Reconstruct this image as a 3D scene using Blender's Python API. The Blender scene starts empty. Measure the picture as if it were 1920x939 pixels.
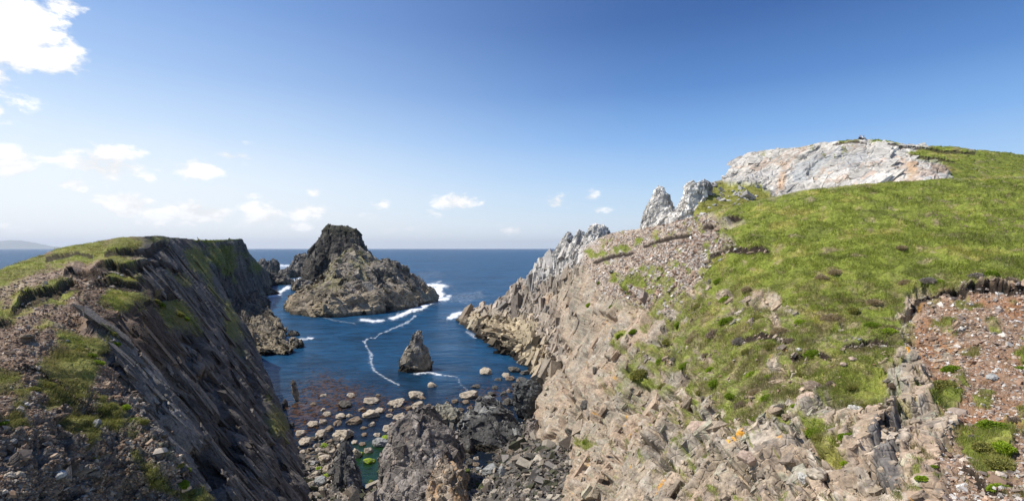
import bpy, bmesh, math, random
import numpy as np
from math import radians as R
from mathutils import Vector, Matrix
random.seed(5)
rng = np.random.default_rng(11)
SC = bpy.context.scene
COL = SC.collection
H, F, CX, HY = 30.0, 960.0, 960.0, 466.0      # eye height above the sea (m); focal length and principal point used to survey the site
f32 = np.float32

def W(px, py, d):
    """surveyed bearing + range -> world point"""
    px, py, d = np.broadcast_arrays(np.asarray(px, float), np.asarray(py, float), np.asarray(d, float))
    return np.stack([(px-CX)/F*d, d, H-(py-HY)/F*d], -1)
def sea_d(py): return H*F/(py-HY)

# ------------------------------------------------------------------ noise
def _h(ix, iy, iz, s):
    h = ix.astype(np.uint32)*np.uint32(374761393) + iy.astype(np.uint32)*np.uint32(668265263) \
        + iz.astype(np.uint32)*np.uint32(2246822519) + np.uint32((s*974711+12345) & 0xffffffff)
    h = (h ^ (h >> np.uint32(13)))*np.uint32(1274126177)
    h = (h ^ (h >> np.uint32(16)))*np.uint32(2654435761)
    return h ^ (h >> np.uint32(15))
def perlin(P, seed=0):
    P = np.asarray(P, f32)
    i = np.floor(P).astype(np.int32); f = P-i
    u = f*f*f*(f*(f*6-15)+10)
    res = np.zeros(len(P), f32)
    for dx in (0, 1):
        for dy in (0, 1):
            for dz in (0, 1):
                h = _h(i[:,0]+dx, i[:,1]+dy, i[:,2]+dz, seed)
                gx = (h & np.uint32(1023)).astype(f32)/511.5-1
                gy = ((h >> np.uint32(10)) & np.uint32(1023)).astype(f32)/511.5-1
                gz = ((h >> np.uint32(20)) & np.uint32(1023)).astype(f32)/511.5-1
                w = (u[:,0] if dx else 1-u[:,0])*(u[:,1] if dy else 1-u[:,1])*(u[:,2] if dz else 1-u[:,2])
                res += w*(gx*(f[:,0]-dx)+gy*(f[:,1]-dy)+gz*(f[:,2]-dz))
    return res*1.3
def fbm(P, octv=4, seed=0, lac=2.03, gain=.5):
    s = np.zeros(len(P), f32); a = 1.0; Q = np.asarray(P, f32)
    for k in range(octv):
        s += a*perlin(Q, seed+k*17); Q = Q*lac+3.1; a *= gain
    return s
def cells(P, seed=0):
    P = np.asarray(P, f32)
    b = np.floor(P-.5).astype(np.int32)
    n = len(P)
    best = np.full(n, 9., f32); sec = np.full(n, 9., f32)
    off = np.zeros((n, 3), f32); hh = np.zeros(n, np.uint32)
    for dx in (0, 1):
        for dy in (0, 1):
            for dz in (0, 1):
                cx, cy, cz = b[:,0]+dx, b[:,1]+dy, b[:,2]+dz
                h = _h(cx, cy, cz, seed)
                ox = P[:,0]-(cx+.5+.8*((h & np.uint32(1023)).astype(f32)/1023-.5))
                oy = P[:,1]-(cy+.5+.8*(((h >> np.uint32(10)) & np.uint32(1023)).astype(f32)/1023-.5))
                oz = P[:,2]-(cz+.5+.8*(((h >> np.uint32(20)) & np.uint32(1023)).astype(f32)/1023-.5))
                d = ox*ox+oy*oy+oz*oz
                m = d < best
                sec = np.where(m, best, np.minimum(sec, d))
                best = np.where(m, d, best)
                off[m, 0] = ox[m]; off[m, 1] = oy[m]; off[m, 2] = oz[m]; hh[m] = h[m]
    return off, hh, np.sqrt(sec)-np.sqrt(best)
def facets(P, seed=0, tilt=1.0):
    """broken rock: each joint block gets a tilted face of its own; returns height and block id 0..1"""
    off, h, edge = cells(P, seed)
    z = np.zeros_like(h)
    g = _h(h, z, z, seed+5)
    gx = (g & np.uint32(1023)).astype(f32)/511.5-1
    gy = ((g >> np.uint32(10)) & np.uint32(1023)).astype(f32)/511.5-1
    gz = ((g >> np.uint32(20)) & np.uint32(1023)).astype(f32)/511.5-1
    r = ((h >> np.uint32(5)) & np.uint32(1023)).astype(f32)/1023
    return tilt*(off[:,0]*gx+off[:,1]*gy+off[:,2]*gz)+(r-.5)*.55, r, edge
def basis(u, v):
    u = np.array(u, float); u /= np.linalg.norm(u)
    v = np.array(v, float); v -= u*np.dot(u, v); v /= np.linalg.norm(v)
    return np.stack([u, v, np.cross(u, v)], 0)
def stretch(P, B, s):
    return (P @ B.T)/np.array(s)
def saw(P, n, thick, seed, warp=.5):
    """bedding: parallel slabs whose broken edges step up and fall back; 0..1"""
    n = np.array(n, float); n /= np.linalg.norm(n)
    s = (P @ n)/thick+warp*fbm(P/thick*.22, 2, seed)
    k = np.floor(s); f = s-k
    r = (_h(k, k*0, k*0, seed) & np.uint32(1023)).astype(f32)/1023
    return np.minimum(f/.82, (1-f)/.18)*(.35+.65*r), r
def sstep(a, b, x):
    t = np.clip((x-a)/(b-a), 0, 1); return t*t*(3-2*t)
def mix(a, b, t):
    t = np.asarray(t)[..., None] if np.ndim(t) else t
    return np.asarray(a)*(1-t)+np.asarray(b)*t

# ------------------------------------------------------------------ plan helpers
def sdf(poly, px, py):
    """signed distance to a polygon, + inside"""
    px = np.asarray(px, f32); py = np.asarray(py, f32)
    n = len(poly); d = np.full(px.shape, 1e9, f32); ins = np.zeros(px.shape, bool)
    for i in range(n):
        x0, y0 = poly[i]; x1, y1 = poly[(i+1) % n]
        ex, ey = x1-x0, y1-y0
        t = np.clip(((px-x0)*ex+(py-y0)*ey)/(ex*ex+ey*ey+1e-9), 0, 1)
        d = np.minimum(d, (px-x0-t*ex)**2+(py-y0-t*ey)**2)
        if y0 != y1:
            c = ((y0 > py) != (y1 > py)) & (px < (x1-x0)*(py-y0)/(y1-y0)+x0)
            ins ^= c
    d = np.sqrt(d)
    return np.where(ins, d, -d)
def line_dist(pts, px, py):
    d = np.full(np.shape(px), 1e9, f32)
    for (x0, y0), (x1, y1) in zip(pts[:-1], pts[1:]):
        ex, ey = x1-x0, y1-y0
        t = np.clip(((px-x0)*ex+(py-y0)*ey)/(ex*ex+ey*ey+1e-9), 0, 1)
        d = np.minimum(d, np.hypot(px-x0-t*ex, py-y0-t*ey))
    return d
class TPS:
    def __init__(s, ctl, lam=1e-3):
        c = np.array(ctl, float); s.x = c[:, :2]/500; v = np.log(c[:, 2]); n = len(c)
        K = s.k(s.x[:, None]-s.x[None]); K += np.eye(n)*lam
        A = np.zeros((n+3, n+3)); A[:n, :n] = K; A[:n, n] = 1; A[:n, n+1:] = s.x
        A[n:, :n] = A[:n, n:].T
        s.w = np.linalg.solve(A, np.concatenate([v, np.zeros(3)]))
    @staticmethod
    def k(dv):
        r2 = (dv**2).sum(-1); return r2*np.log(r2+1e-9)*.5
    def __call__(s, px, py):
        X = np.stack([np.ravel(px), np.ravel(py)], -1)/500; out = np.full(len(X), s.w[-3])+X @ s.w[-2:]
        for i in range(len(s.x)):
            out += s.w[i]*s.k(X-s.x[i])
        return np.exp(out).reshape(np.shape(px))

# ------------------------------------------------------------------ objects
def tag(o, label=None, cat=None, group=None, kind=None):
    if label: o['label'] = label
    if cat: o['category'] = cat
    if group: o['group'] = group
    if kind: o['kind'] = kind
    return o
def mesh_np(name, V, faces, mat=None, cols=None, smooth=True, attrs=None):
    """V (n,3); faces (m,k) int array or list of such arrays"""
    me = bpy.data.meshes.new(name)
    fl = faces if isinstance(faces, list) else [faces]
    fl = [np.asarray(f, np.int32) for f in fl if len(f)]
    V = np.asarray(V, f32)
    me.vertices.add(len(V)); me.vertices.foreach_set('co', V.ravel())
    loops = np.concatenate([f.ravel() for f in fl])
    tot = np.concatenate([np.full(len(f), f.shape[1], np.int32) for f in fl])
    start = np.concatenate([[0], np.cumsum(tot)[:-1]]).astype(np.int32)
    me.loops.add(len(loops)); me.loops.foreach_set('vertex_index', loops)
    me.polygons.add(len(tot)); me.polygons.foreach_set('loop_start', start); me.polygons.foreach_set('loop_total', tot)
    me.polygons.foreach_set('use_smooth', np.full(len(tot), smooth, bool))
    me.update(calc_edges=True)
    if cols is not None:
        a = me.attributes.new('Col', 'FLOAT_COLOR', 'POINT')
        c = np.ones((len(V), 4), f32); c[:, :3] = cols
        a.data.foreach_set('color', c.ravel())
    for k, v in (attrs or {}).items():
        a = me.attributes.new(k, 'FLOAT', 'POINT'); a.data.foreach_set('value', np.asarray(v, f32))
    if mat: me.materials.append(mat)
    me.validate()
    return me
def link(name, me, parent=None, loc=None):
    o = bpy.data.objects.new(name, me); COL.objects.link(o)
    if parent: o.parent = parent
    if loc is not None: o.location = loc
    return o

BOXV = np.array([(x, y, z) for z in (-1, 1) for y in (-1, 1) for x in (-1, 1)], float); BOXF = np.array([(0, 2, 3, 1), (4, 5, 7, 6), (0, 1, 5, 4), (1, 3, 7, 5), (3, 2, 6, 7), (2, 0, 4, 6)])
def blocks(p, w, n, B, lo, hi, seed, aspect=(1.7, 1, .5), tilt=.22, proud=.15, pw=2.0, tone=.3, spin=.2):
    """angular joint blocks and slabs standing a little proud of a rock face: part of the same rock mesh"""
    rg = np.random.default_rng(seed); w = np.clip(np.asarray(w, float), 0, None)
    i = rg.choice(len(w), n, p=w/w.sum())
    s = lo*(hi/lo)**(rg.uniform(0, 1, n)**pw)
    s = s*(p.dscale[i] if hasattr(p, 'dscale') else 1)
    Nn = p.N[i]; b2 = B[2][None]*np.sign((B[2][None]*Nn).sum(1, keepdims=True)+1e-9)
    c = Nn*.72+b2*.28+rg.normal(size=(n, 3))*tilt; c /= np.linalg.norm(c, axis=1, keepdims=True)
    a = B[0][None]+rg.normal(size=(n, 3))*spin; a = a-c*(a*c).sum(1, keepdims=True); a /= np.linalg.norm(a, axis=1, keepdims=True)
    b = np.cross(c, a)
    L = BOXV[None]*(1+rg.uniform(-.38, .12, (n, 8, 3)))
    L[:, :, 0] *= 1+.35*np.sign(BOXV[None, :, 1])*rg.uniform(-1, 1, (n, 1))*.6
    L = L*(np.array(aspect)*rg.uniform(.55, 1.25, (n, 3)))[:, None]*s[:, None, None]*.5
    C = p.V[i]-p.N[i]*(s*(.5*aspect[2]-proud))[:, None]
    V = C[:, None]+L[:, :, :1]*a[:, None]+L[:, :, 1:2]*b[:, None]+L[:, :, 2:]*c[:, None]
    F_ = (BOXF[None]+8*np.arange(n)[:, None, None]).reshape(-1, 4)
    col = getattr(p, 'bcol', p.col)[i]*rg.uniform(1-tone, 1+tone, (n, 1))
    return V.reshape(-1, 3), F_, np.repeat(col, 8, 0)
class Patch: pass
def patch(name, poly, dfun, step, shade, mat, smooth=True, skirt=((.015, 0), (.05, .02), (.14, .06), (.3, .14))):
    """landform surveyed from the view point: range d over bearing, displaced, with its hidden far side carried on behind every edge"""
    P0 = np.array(poly, float); x0, y0 = P0.min(0)-step; x1, y1 = P0.max(0)+step
    gx = np.arange(x0, x1+step, step); gy = np.arange(y0, y1+step, step)
    PX, PY = np.meshgrid(gx, gy)
    ins = sdf(poly, PX, PY) > 0
    D = dfun(PX, PY)
    G = W(PX, PY, D)
    du = np.gradient(G, axis=1); dv = np.gradient(G, axis=0)
    N = np.cross(du, dv); N /= np.linalg.norm(N, axis=-1, keepdims=True)+1e-12
    view = np.array([0, 0, H])-G
    N *= np.sign((N*view).sum(-1, keepdims=True))
    q = ins[:-1, :-1] & ins[1:, :-1] & ins[:-1, 1:] & ins[1:, 1:]
    idx = np.full(ins.shape, -1, np.int64)
    used = np.zeros(ins.shape, bool)
    used[:-1, :-1] |= q; used[1:, :-1] |= q; used[:-1, 1:] |= q; used[1:, 1:] |= q
    idx[used] = np.arange(used.sum())
    p = Patch(); p.px = PX[used]; p.py = PY[used]; p.d = D[used]; p.P = G[used]; p.N = N[used]
    p.edge = sdf(poly, p.px, p.py)
    def blur(h, n=1):
        A = np.zeros(used.shape); A[used] = h; M = used.astype(float)
        for _ in range(n):
            for ax in (0, 1):
                A2, M2 = 2*A, 2*M
                for s in (1, -1): A2 = A2+np.roll(A, s, ax); M2 = M2+np.roll(M, s, ax)
                A, M = A2/4, M2/4
        return A[used]/np.maximum(M[used], 1e-6)
    p.blur = blur
    shade(p)                                   # sets p.V, p.col
    r, c = np.nonzero(q)
    Fq = np.stack([idx[r, c], idx[r+1, c], idx[r+1, c+1], idx[r, c+1]], -1)
    # boundary edges
    E = np.concatenate([Fq[:, [0, 1]], Fq[:, [1, 2]], Fq[:, [2, 3]], Fq[:, [3, 0]]])
    key = np.sort(E, 1); k = key[:, 0]*len(p.V)+key[:, 1]
    _, inv, cnt = np.unique(k, return_inverse=True, return_counts=True)
    B = E[cnt[inv] == 1]
    bv = np.unique(B); m = np.full(len(p.V), -1); m[bv] = np.arange(len(bv))
    V = [p.V]; C = [p.col]; Fs = [Fq]; base = len(p.V); prev = None
    eye = np.array([0, 0, H])
    for (e, drop) in skirt:
        ray = p.V[bv]-eye
        q_ = p.V[bv]+ray*e
        q_[:, 2] -= drop*p.d[bv]
        nxt = base; V.append(q_); C.append(p.col[bv])
        a = B if prev is None else prev+m[B]
        b = nxt+m[B]
        Fs.append(np.stack([a[:, 1], a[:, 0], b[:, 0], b[:, 1]], -1))
        prev = nxt; base += len(bv)
    ns = sum(len(f) for f in Fs)
    for (bv_, bf_, bc_) in getattr(p, 'blocks', []):
        V.append(bv_); Fs.append(bf_+base); C.append(bc_); base += len(bv_)
    Fs = np.concatenate(Fs)
    me = mesh_np(name, np.concatenate(V), Fs, mat, np.concatenate(C), smooth=smooth)
    if smooth: me.polygons.foreach_set('use_smooth', np.arange(len(Fs)) < ns)
    p.obj = tag(link(name, me), kind='structure')
    return p

def loft(name, rows, mat, shade, nz=120, nt=200, dc=None, front=1.0, back=.8, sink=3.0, power=2.0, lean=None, loc=None):
    """free-standing rock from its height profile: rows of (py, left px, right px) taken at range dc; front/back are depth in half-widths or metres"""
    rows = sorted(rows); r = np.array(rows, float)
    dtop, dbot = dc if isinstance(dc, tuple) else (dc, dc)
    py = np.linspace(r[0, 0], r[-1, 0], nz)
    # denser at the top
    L = np.interp(py, r[:, 0], r[:, 1]); Rr = np.interp(py, r[:, 0], r[:, 2])
    t = (py-py[0])/(py[-1]-py[0])
    D = dtop+(dbot-dtop)*t
    z = H-(py-HY)/F*D; xl = (L-CX)/F*D; xr = (Rr-CX)/F*D
    z = np.append(z, z[-1]-sink); xl = np.append(xl, xl[-1]); xr = np.append(xr, xr[-1]); D = np.append(D, D[-1]); t = np.append(t, 1)
    hw = np.maximum((xr-xl)/2, .05); xc = (xl+xr)/2
    fr = hw*front if np.isscalar(front) else np.interp(t, *zip(*front))
    bk = hw*back if np.isscalar(back) else np.interp(t, *zip(*back))
    th = np.linspace(0, 2*np.pi, nt, endpoint=False)
    c, s = np.cos(th), np.sin(th)
    e = 2.0/power; c = np.sign(c)*np.abs(c)**e; s = np.sign(s)*np.abs(s)**e
    X = xc[:, None]+hw[:, None]*c; Y = D[:, None]+np.where(s < 0, fr[:, None]*s, bk[:, None]*s)
    Z = np.repeat(z[:, None], nt, 1)
    G = np.stack([X, Y, Z], -1)
    G = np.concatenate([G[:1]*0+G[:1].mean(1, keepdims=True), G], 0)
    du = np.roll(G, -1, 1)-np.roll(G, 1, 1); dv = np.gradient(G, axis=0)
    N = np.cross(du, dv); N /= np.linalg.norm(N, axis=-1, keepdims=True)+1e-9
    cen = G.mean(1, keepdims=True)
    N *= np.sign(((G-cen)*N).sum(-1).mean())
    N[0] = (0, 0, 1)
    p = Patch(); p.P = G.reshape(-1, 3); p.N = N.reshape(-1, 3); p.t = np.repeat(np.append(0, t), nt)
    p.taper = np.repeat(np.append(.0, np.minimum(1, hw/(hw.max()*.25))), nt)
    def blur(h, n=1):
        A = h.reshape(nz+2, nt)
        for _ in range(n):
            A = .5*A+.25*(np.roll(A, 1, 1)+np.roll(A, -1, 1))
            B_ = np.concatenate([A[:1], A, A[-1:]]); A = .5*A+.25*(B_[2:]+B_[:-2])
        return A.ravel()
    p.blur = blur
    shade(p)
    n = nz+2
    a = np.arange(n*nt).reshape(n, nt)
    Fq = np.stack([a[:-1], a[1:], np.roll(a, -1, 1)[1:], np.roll(a, -1, 1)[:-1]], -1).reshape(-1, 4)
    base = np.array([xc[-2], D[-2], z[-2]])
    Vv, Ff, Cc = [p.V], [Fq], [p.col]; k0 = len(p.V)
    for (bv_, bf_, bc_) in getattr(p, 'blocks', []):
        Vv.append(bv_); Ff.append(bf_+k0); Cc.append(bc_); k0 += len(bv_)
    me = mesh_np(name, np.concatenate(Vv)-base, np.concatenate(Ff), mat, np.concatenate(Cc), smooth=False)
    return link(name, me, loc=base), p
# ------------------------------------------------------------------ materials
def nt_new(name):
    m = bpy.data.materials.new(name); m.use_nodes = True
    n = m.node_tree; n.nodes.clear()
    out = n.nodes.new('ShaderNodeOutputMaterial')
    return m, n, out
def node(n, typ, ins=None, **kw):
    x = n.nodes.new(typ)
    for k, v in kw.items(): setattr(x, k, v)
    for k, v in (ins or {}).items():
        if isinstance(v, bpy.types.NodeSocket): n.links.new(v, x.inputs[k])
        else: x.inputs[k].default_value = v
    return x
def ground_mat(name, fine=3.0, bump=.25, dist=.1, rough=.92, var=.45, aniso=(1, 1, 1), spec=.15):
    """albedo from the 'Col' attribute, broken up by two scales of noise, with fine relief"""
    m, n, out = nt_new(name)
    at = node(n, 'ShaderNodeAttribute', attribute_name='Col')
    tc = node(n, 'ShaderNodeNewGeometry')
    mp = node(n, 'ShaderNodeMapping', {'Vector': tc.outputs['Position'], 'Scale': aniso})
    n1 = node(n, 'ShaderNodeTexNoise', {'Vector': mp.outputs[0], 'Scale': fine, 'Detail': 6.0, 'Roughness': .7})
    n2 = node(n, 'ShaderNodeTexNoise', {'Vector': mp.outputs[0], 'Scale': fine*.17, 'Detail': 4.0, 'Roughness': .6})
    v1 = node(n, 'ShaderNodeMapRange', {'Value': n1.outputs[0], 'From Min': .3, 'From Max': .7, 'To Min': 1-var, 'To Max': 1+var})
    v2 = node(n, 'ShaderNodeMapRange', {'Value': n2.outputs[0], 'From Min': .3, 'From Max': .7, 'To Min': 1-var*.5, 'To Max': 1+var*.5})
    mm = node(n, 'ShaderNodeMath', {0: v1.outputs[0], 1: v2.outputs[0]}, operation='MULTIPLY')
    mu = node(n, 'ShaderNodeVectorMath', {0: at.outputs['Color'], 1: mm.outputs[0]}, operation='MULTIPLY')
    vo = node(n, 'ShaderNodeTexVoronoi', {'Vector': mp.outputs[0], 'Scale': fine*.6}, feature='DISTANCE_TO_EDGE')
    ed = node(n, 'ShaderNodeMapRange', {'Value': vo.outputs[0], 'From Min': 0., 'From Max': .12})
    hh = node(n, 'ShaderNodeMath', {0: n1.outputs[0], 1: ed.outputs[0]}, operation='ADD')
    bp = node(n, 'ShaderNodeBump', {'Height': hh.outputs[0], 'Strength': bump, 'Distance': dist})
    bs = node(n, 'ShaderNodeBsdfPrincipled', {'Base Color': mu.outputs[0], 'Roughness': rough, 'Specular IOR Level': spec, 'Normal': bp.outputs[0]})
    n.links.new(bs.outputs[0], out.inputs[0])
    return m
def leaf_mat(name):
    m, n, out = nt_new(name)
    at = node(n, 'ShaderNodeAttribute', attribute_name='Col')
    d = node(n, 'ShaderNodeBsdfDiffuse', {'Color': at.outputs['Color']})
    t = node(n, 'ShaderNodeBsdfTranslucent', {'Color': at.outputs['Color']})
    mx = node(n, 'ShaderNodeMixShader', {0: .35, 1: d.outputs[0], 2: t.outputs[0]})
    n.links.new(mx.outputs[0], out.inputs[0])
    return m
def plain_mat(name, col, rough=.8, noise=6., var=.2):
    m, n, out = nt_new(name)
    tc = node(n, 'ShaderNodeTexCoord')
    n1 = node(n, 'ShaderNodeTexNoise', {'Vector': tc.outputs['Object'], 'Scale': noise, 'Detail': 4.})
    v = node(n, 'ShaderNodeMapRange', {'Value': n1.outputs[0], 'From Min': .3, 'From Max': .7, 'To Min': 1-var, 'To Max': 1+var})
    mu = node(n, 'ShaderNodeVectorMath', {0: (*col,), 1: v.outputs[0]}, operation='MULTIPLY')
    bs = node(n, 'ShaderNodeBsdfPrincipled', {'Base Color': mu.outputs[0], 'Roughness': rough, 'Specular IOR Level': .2})
    n.links.new(bs.outputs[0], out.inputs[0])
    return m
M_NEAR = ground_mat('near_ground', fine=6., bump=.5, dist=.06)
M_HILL = ground_mat('hill_ground', fine=4., bump=.5, dist=.08)
M_FAR = ground_mat('far_rock', fine=.9, bump=.5, dist=.35)
M_STACK = ground_mat('stack_rock', fine=.7, bump=.55, dist=.5, var=.5)
M_COVE = ground_mat('cove_rock', fine=2.2, bump=.5, dist=.15)
M_STONE = ground_mat('stone', fine=3., bump=.3, dist=.05, var=.3)
M_LEAF = leaf_mat('grass_blades')

# ------------------------------------------------------------------ sun, sky, camera
SUN_AZ, SUN_EL = -85.0, 55.0            # bearing from straight ahead (left is minus), height
sd = Vector((math.sin(R(SUN_AZ))*math.cos(R(SUN_EL)), math.cos(R(SUN_AZ))*math.cos(R(SUN_EL)), math.sin(R(SUN_EL))))
sl = bpy.data.lights.new('sun', 'SUN'); sl.energy = 5.0; sl.angle = R(.53); sl.color = (1, .955, .88)
so = bpy.data.objects.new('sun', sl); COL.objects.link(so); so.rotation_euler = sd.to_track_quat('Z', 'Y').to_euler(); so.location = (-60, 0, 90)

def build_world():
    w = bpy.data.worlds.new('World'); SC.world = w; w.use_nodes = True
    n = w.node_tree; n.nodes.clear()
    out = node(n, 'ShaderNodeOutputWorld'); bg = node(n, 'ShaderNodeBackground', {'Strength': SKY_STRENGTH})
    n.links.new(bg.outputs[0], out.inputs[0])
    sky = node(n, 'ShaderNodeTexSky', sky_type='NISHITA', sun_disc=False, sun_elevation=R(SUN_EL), sun_rotation=R(SUN_AZ),
               air_density=1.0, dust_density=SKY_DUST, ozone_density=2.0, altitude=0)
    tc = node(n, 'ShaderNodeTexCoord')
    D = node(n, 'ShaderNodeVectorMath', {0: tc.outputs['Generated']}, operation='NORMALIZE')
    sp = node(n, 'ShaderNodeSeparateXYZ', {0: D.outputs[0]})
    def M(op, a, b=None, c=None):
        ins = {0: a}
        if b is not None: ins[1] = b
        if c is not None: ins[2] = c
        return node(n, 'ShaderNodeMath', ins, operation=op).outputs[0]
    az = M('ARCTAN2', sp.outputs[0], sp.outputs[1])
    el = M('ARCSINE', sp.outputs[2])
    # deepen the blue away from the horizon, as clear polar-side air does
    elp = M('MAXIMUM', el, 0.0)
    def S(a, b, x, lo=0., hi=1.):
        return node(n, 'ShaderNodeMapRange', {'Value': x, 'From Min': a, 'From Max': b, 'To Min': lo, 'To Max': hi}, interpolation_type='SMOOTHSTEP').outputs[0]
    ramp = node(n, 'ShaderNodeValToRGB', {0: S(0., .62, elp)})
    node_ramp(ramp, SKY_RAMP_R)
    ramp2 = node(n, 'ShaderNodeValToRGB', {0: S(0., .62, elp)})
    node_ramp(ramp2, SKY_RAMP_L)
    hl = M('SQRT', M('ADD', M('MULTIPLY', sp.outputs[0], sp.outputs[0]), M('ADD', M('MULTIPLY', sp.outputs[1], sp.outputs[1]), 1e-5)))
    cosd = M('DIVIDE', M('ADD', M('MULTIPLY', sp.outputs[0], math.sin(R(SUN_AZ))), M('MULTIPLY', sp.outputs[1], math.cos(R(SUN_AZ)))), hl)
    side = S(.86, -.30, cosd)
    tint = node(n, 'ShaderNodeMix', {0: side, 6: ramp2.outputs[0], 7: ramp.outputs[0]}, data_type='RGBA')
    lift = node(n, 'ShaderNodeVectorMath', {0: tint.outputs[2], 1: (1/SKY_STRENGTH,)*3}, operation='MULTIPLY')
    base = node(n, 'ShaderNodeMix', {0: .88, 6: sky.outputs[0], 7: lift.outputs[0]}, data_type='RGBA')
    # clouds
    cv = node(n, 'ShaderNodeCombineXYZ', {0: M('MULTIPLY', az, 1.0), 1: M('MULTIPLY', el, 1.7), 2: 0.37})
    n1 = node(n, 'ShaderNodeTexNoise', {'Vector': cv.outputs[0], 'Scale': 15., 'Detail': 10., 'Roughness': .63, 'Distortion': .15})
    n2 = node(n, 'ShaderNodeTexNoise', {'Vector': cv.outputs[0], 'Scale': 4.2, 'Detail': 4., 'Roughness': .5})
    f = None
    for (px, py, sx, sy, a) in CLOUDS:
        A = math.atan((px-CX)/F); E = math.atan((HY-py)/F*math.cos(A))
        k = math.cos(A)**2/F
        dx = M('MULTIPLY', M('SUBTRACT', az, A), 1/(sx*k)); dy = M('MULTIPLY', M('SUBTRACT', el, E), 1/(sy*math.cos(A)/F))
        q = M('ADD', M('MULTIPLY', dx, dx), M('MULTIPLY', dy, dy))
        g = M('MULTIPLY', M('EXPONENT', M('MULTIPLY', q, -1.0)), a+.06)
        f = g if f is None else M('MAXIMUM', f, g)
    nn = M('ADD', M('MULTIPLY', M('SUBTRACT', n1.outputs[0], .5), 2.1), M('MULTIPLY', M('SUBTRACT', n2.outputs[0], .5), .5))
    dens = M('ADD', f, M('MULTIPLY', nn, S(.04, .30, f, .15, 1.15)))
    cov = S(.28, .68, dens)
    # thin veil low on the sunny side
    veil = M('MULTIPLY', M('MULTIPLY', S(.30, .0, el), S(.1, .85, cosd)), S(.35, .75, n2.outputs[0], .2, .55))
    veil = M('MAXIMUM', veil, M('MULTIPLY', S(.07, 0., el), .18))
    bright = S(-.25, .35, M('ADD', nn, M('MULTIPLY', f, .15)), CLOUD_LO, CLOUD_HI)
    cc = node(n, 'ShaderNodeVectorMath', {0: (1., 1.0, 1.0), 1: bright}, operation='MULTIPLY')
    m1 = node(n, 'ShaderNodeMix', {0: veil, 6: base.outputs[2], 7: (VEIL[0], VEIL[1], VEIL[2], 1)}, data_type='RGBA')
    m2 = node(n, 'ShaderNodeMix', {0: cov, 6: m1.outputs[2], 7: cc.outputs[0]}, data_type='RGBA')
    n.links.new(m2.outputs[2], bg.inputs['Color'])
def node_ramp(r, stops):
    e = r.color_ramp.elements
    while len(e) > 1: e.remove(e[0])
    for i, (p, c) in enumerate(stops):
        x = e[0] if i == 0 else e.new(p)
        x.position = p; x.color = (*c, 1)
SKY_STRENGTH, SKY_DUST = .10, .6
SKY_RAMP_R = [(0, (.70, .81, .91)), (.04, (.54, .72, .90)), (.12, (.36, .58, .88)), (.25, (.19, .41, .79)), (.45, (.075, .225, .57)), (.72, (.024, .108, .36)), (1, (.018, .075, .27))]
SKY_RAMP_L = [(0, (.92, .94, .95)), (.1, (.80, .88, .95)), (.25, (.56, .72, .92)), (.45, (.36, .54, .85)), (.72, (.20, .37, .74)), (1, (.13, .27, .62))]
CLOUD_LO, CLOUD_HI = 7.9, 10.6
VEIL = (8.6, 9.1, 9.5)
CLOUDS = [(-10, 60, 140, 95, 1.0), (95, 115, 80, 40, .8), (120, 8, 60, 26, .62), (-120, 60, 200, 150, 1.0), (20, 310, 70, 34, .8), (-5, 205, 22, 22, .6),
          (200, 310, 95, 36, .85), (135, 345, 50, 20, .6), (370, 318, 54, 22, .72), (437, 292, 42, 18, .68), (235, 385, 66, 28, .78), (300, 402, 60, 18, .6), (80, 430, 90, 14, .5), (560, 425, 90, 12, .45), (730, 430, 60, 10, .4),
          (375, 398, 75, 28, .76), (495, 406, 50, 28, .68), (575, 398, 55, 22, .6), (472, 366, 20, 9, .5), (590, 362, 18, 12, .55),
          (858, 380, 50, 22, .66), (1045, 378, 38, 18, .68), (1108, 368, 20, 18, .55), (715, 382, 24, 14, .42), (960, 430, 40, 14, .40), (50, 371, 22, 10, .5),
          (690, 408, 30, 10, .4), (1120, 395, 40, 10, .38), (120, 402, 40, 12, .45), (460, 268, 24, 10, .4), (505, 270, 20, 8, .4), (800,400,60,12,.36), (320, 420, 160, 20, .42)]

cam = bpy.data.cameras.new('camera'); cam.sensor_width = 36; cam.lens = 18.0; cam.clip_end = 120000; cam.clip_start = .1
co = bpy.data.objects.new('camera', cam); COL.objects.link(co)
co.location = (0, 0, H); co.rotation_euler = (R(90)-math.atan(3.5/960), 0, 0); SC.camera = co
SC.render.engine = 'CYCLES'
SC.view_settings.view_transform = 'Standard'; SC.view_settings.look = 'None'; SC.view_settings.gamma = 1; SC.view_settings.exposure = 0.2
SC.cycles.max_bounces = 5; SC.cycles.diffuse_bounces = 3; SC.cycles.glossy_bounces = 2; SC.cycles.transmission_bounces = 2
SC.cycles.use_denoising = True
build_world()
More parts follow.
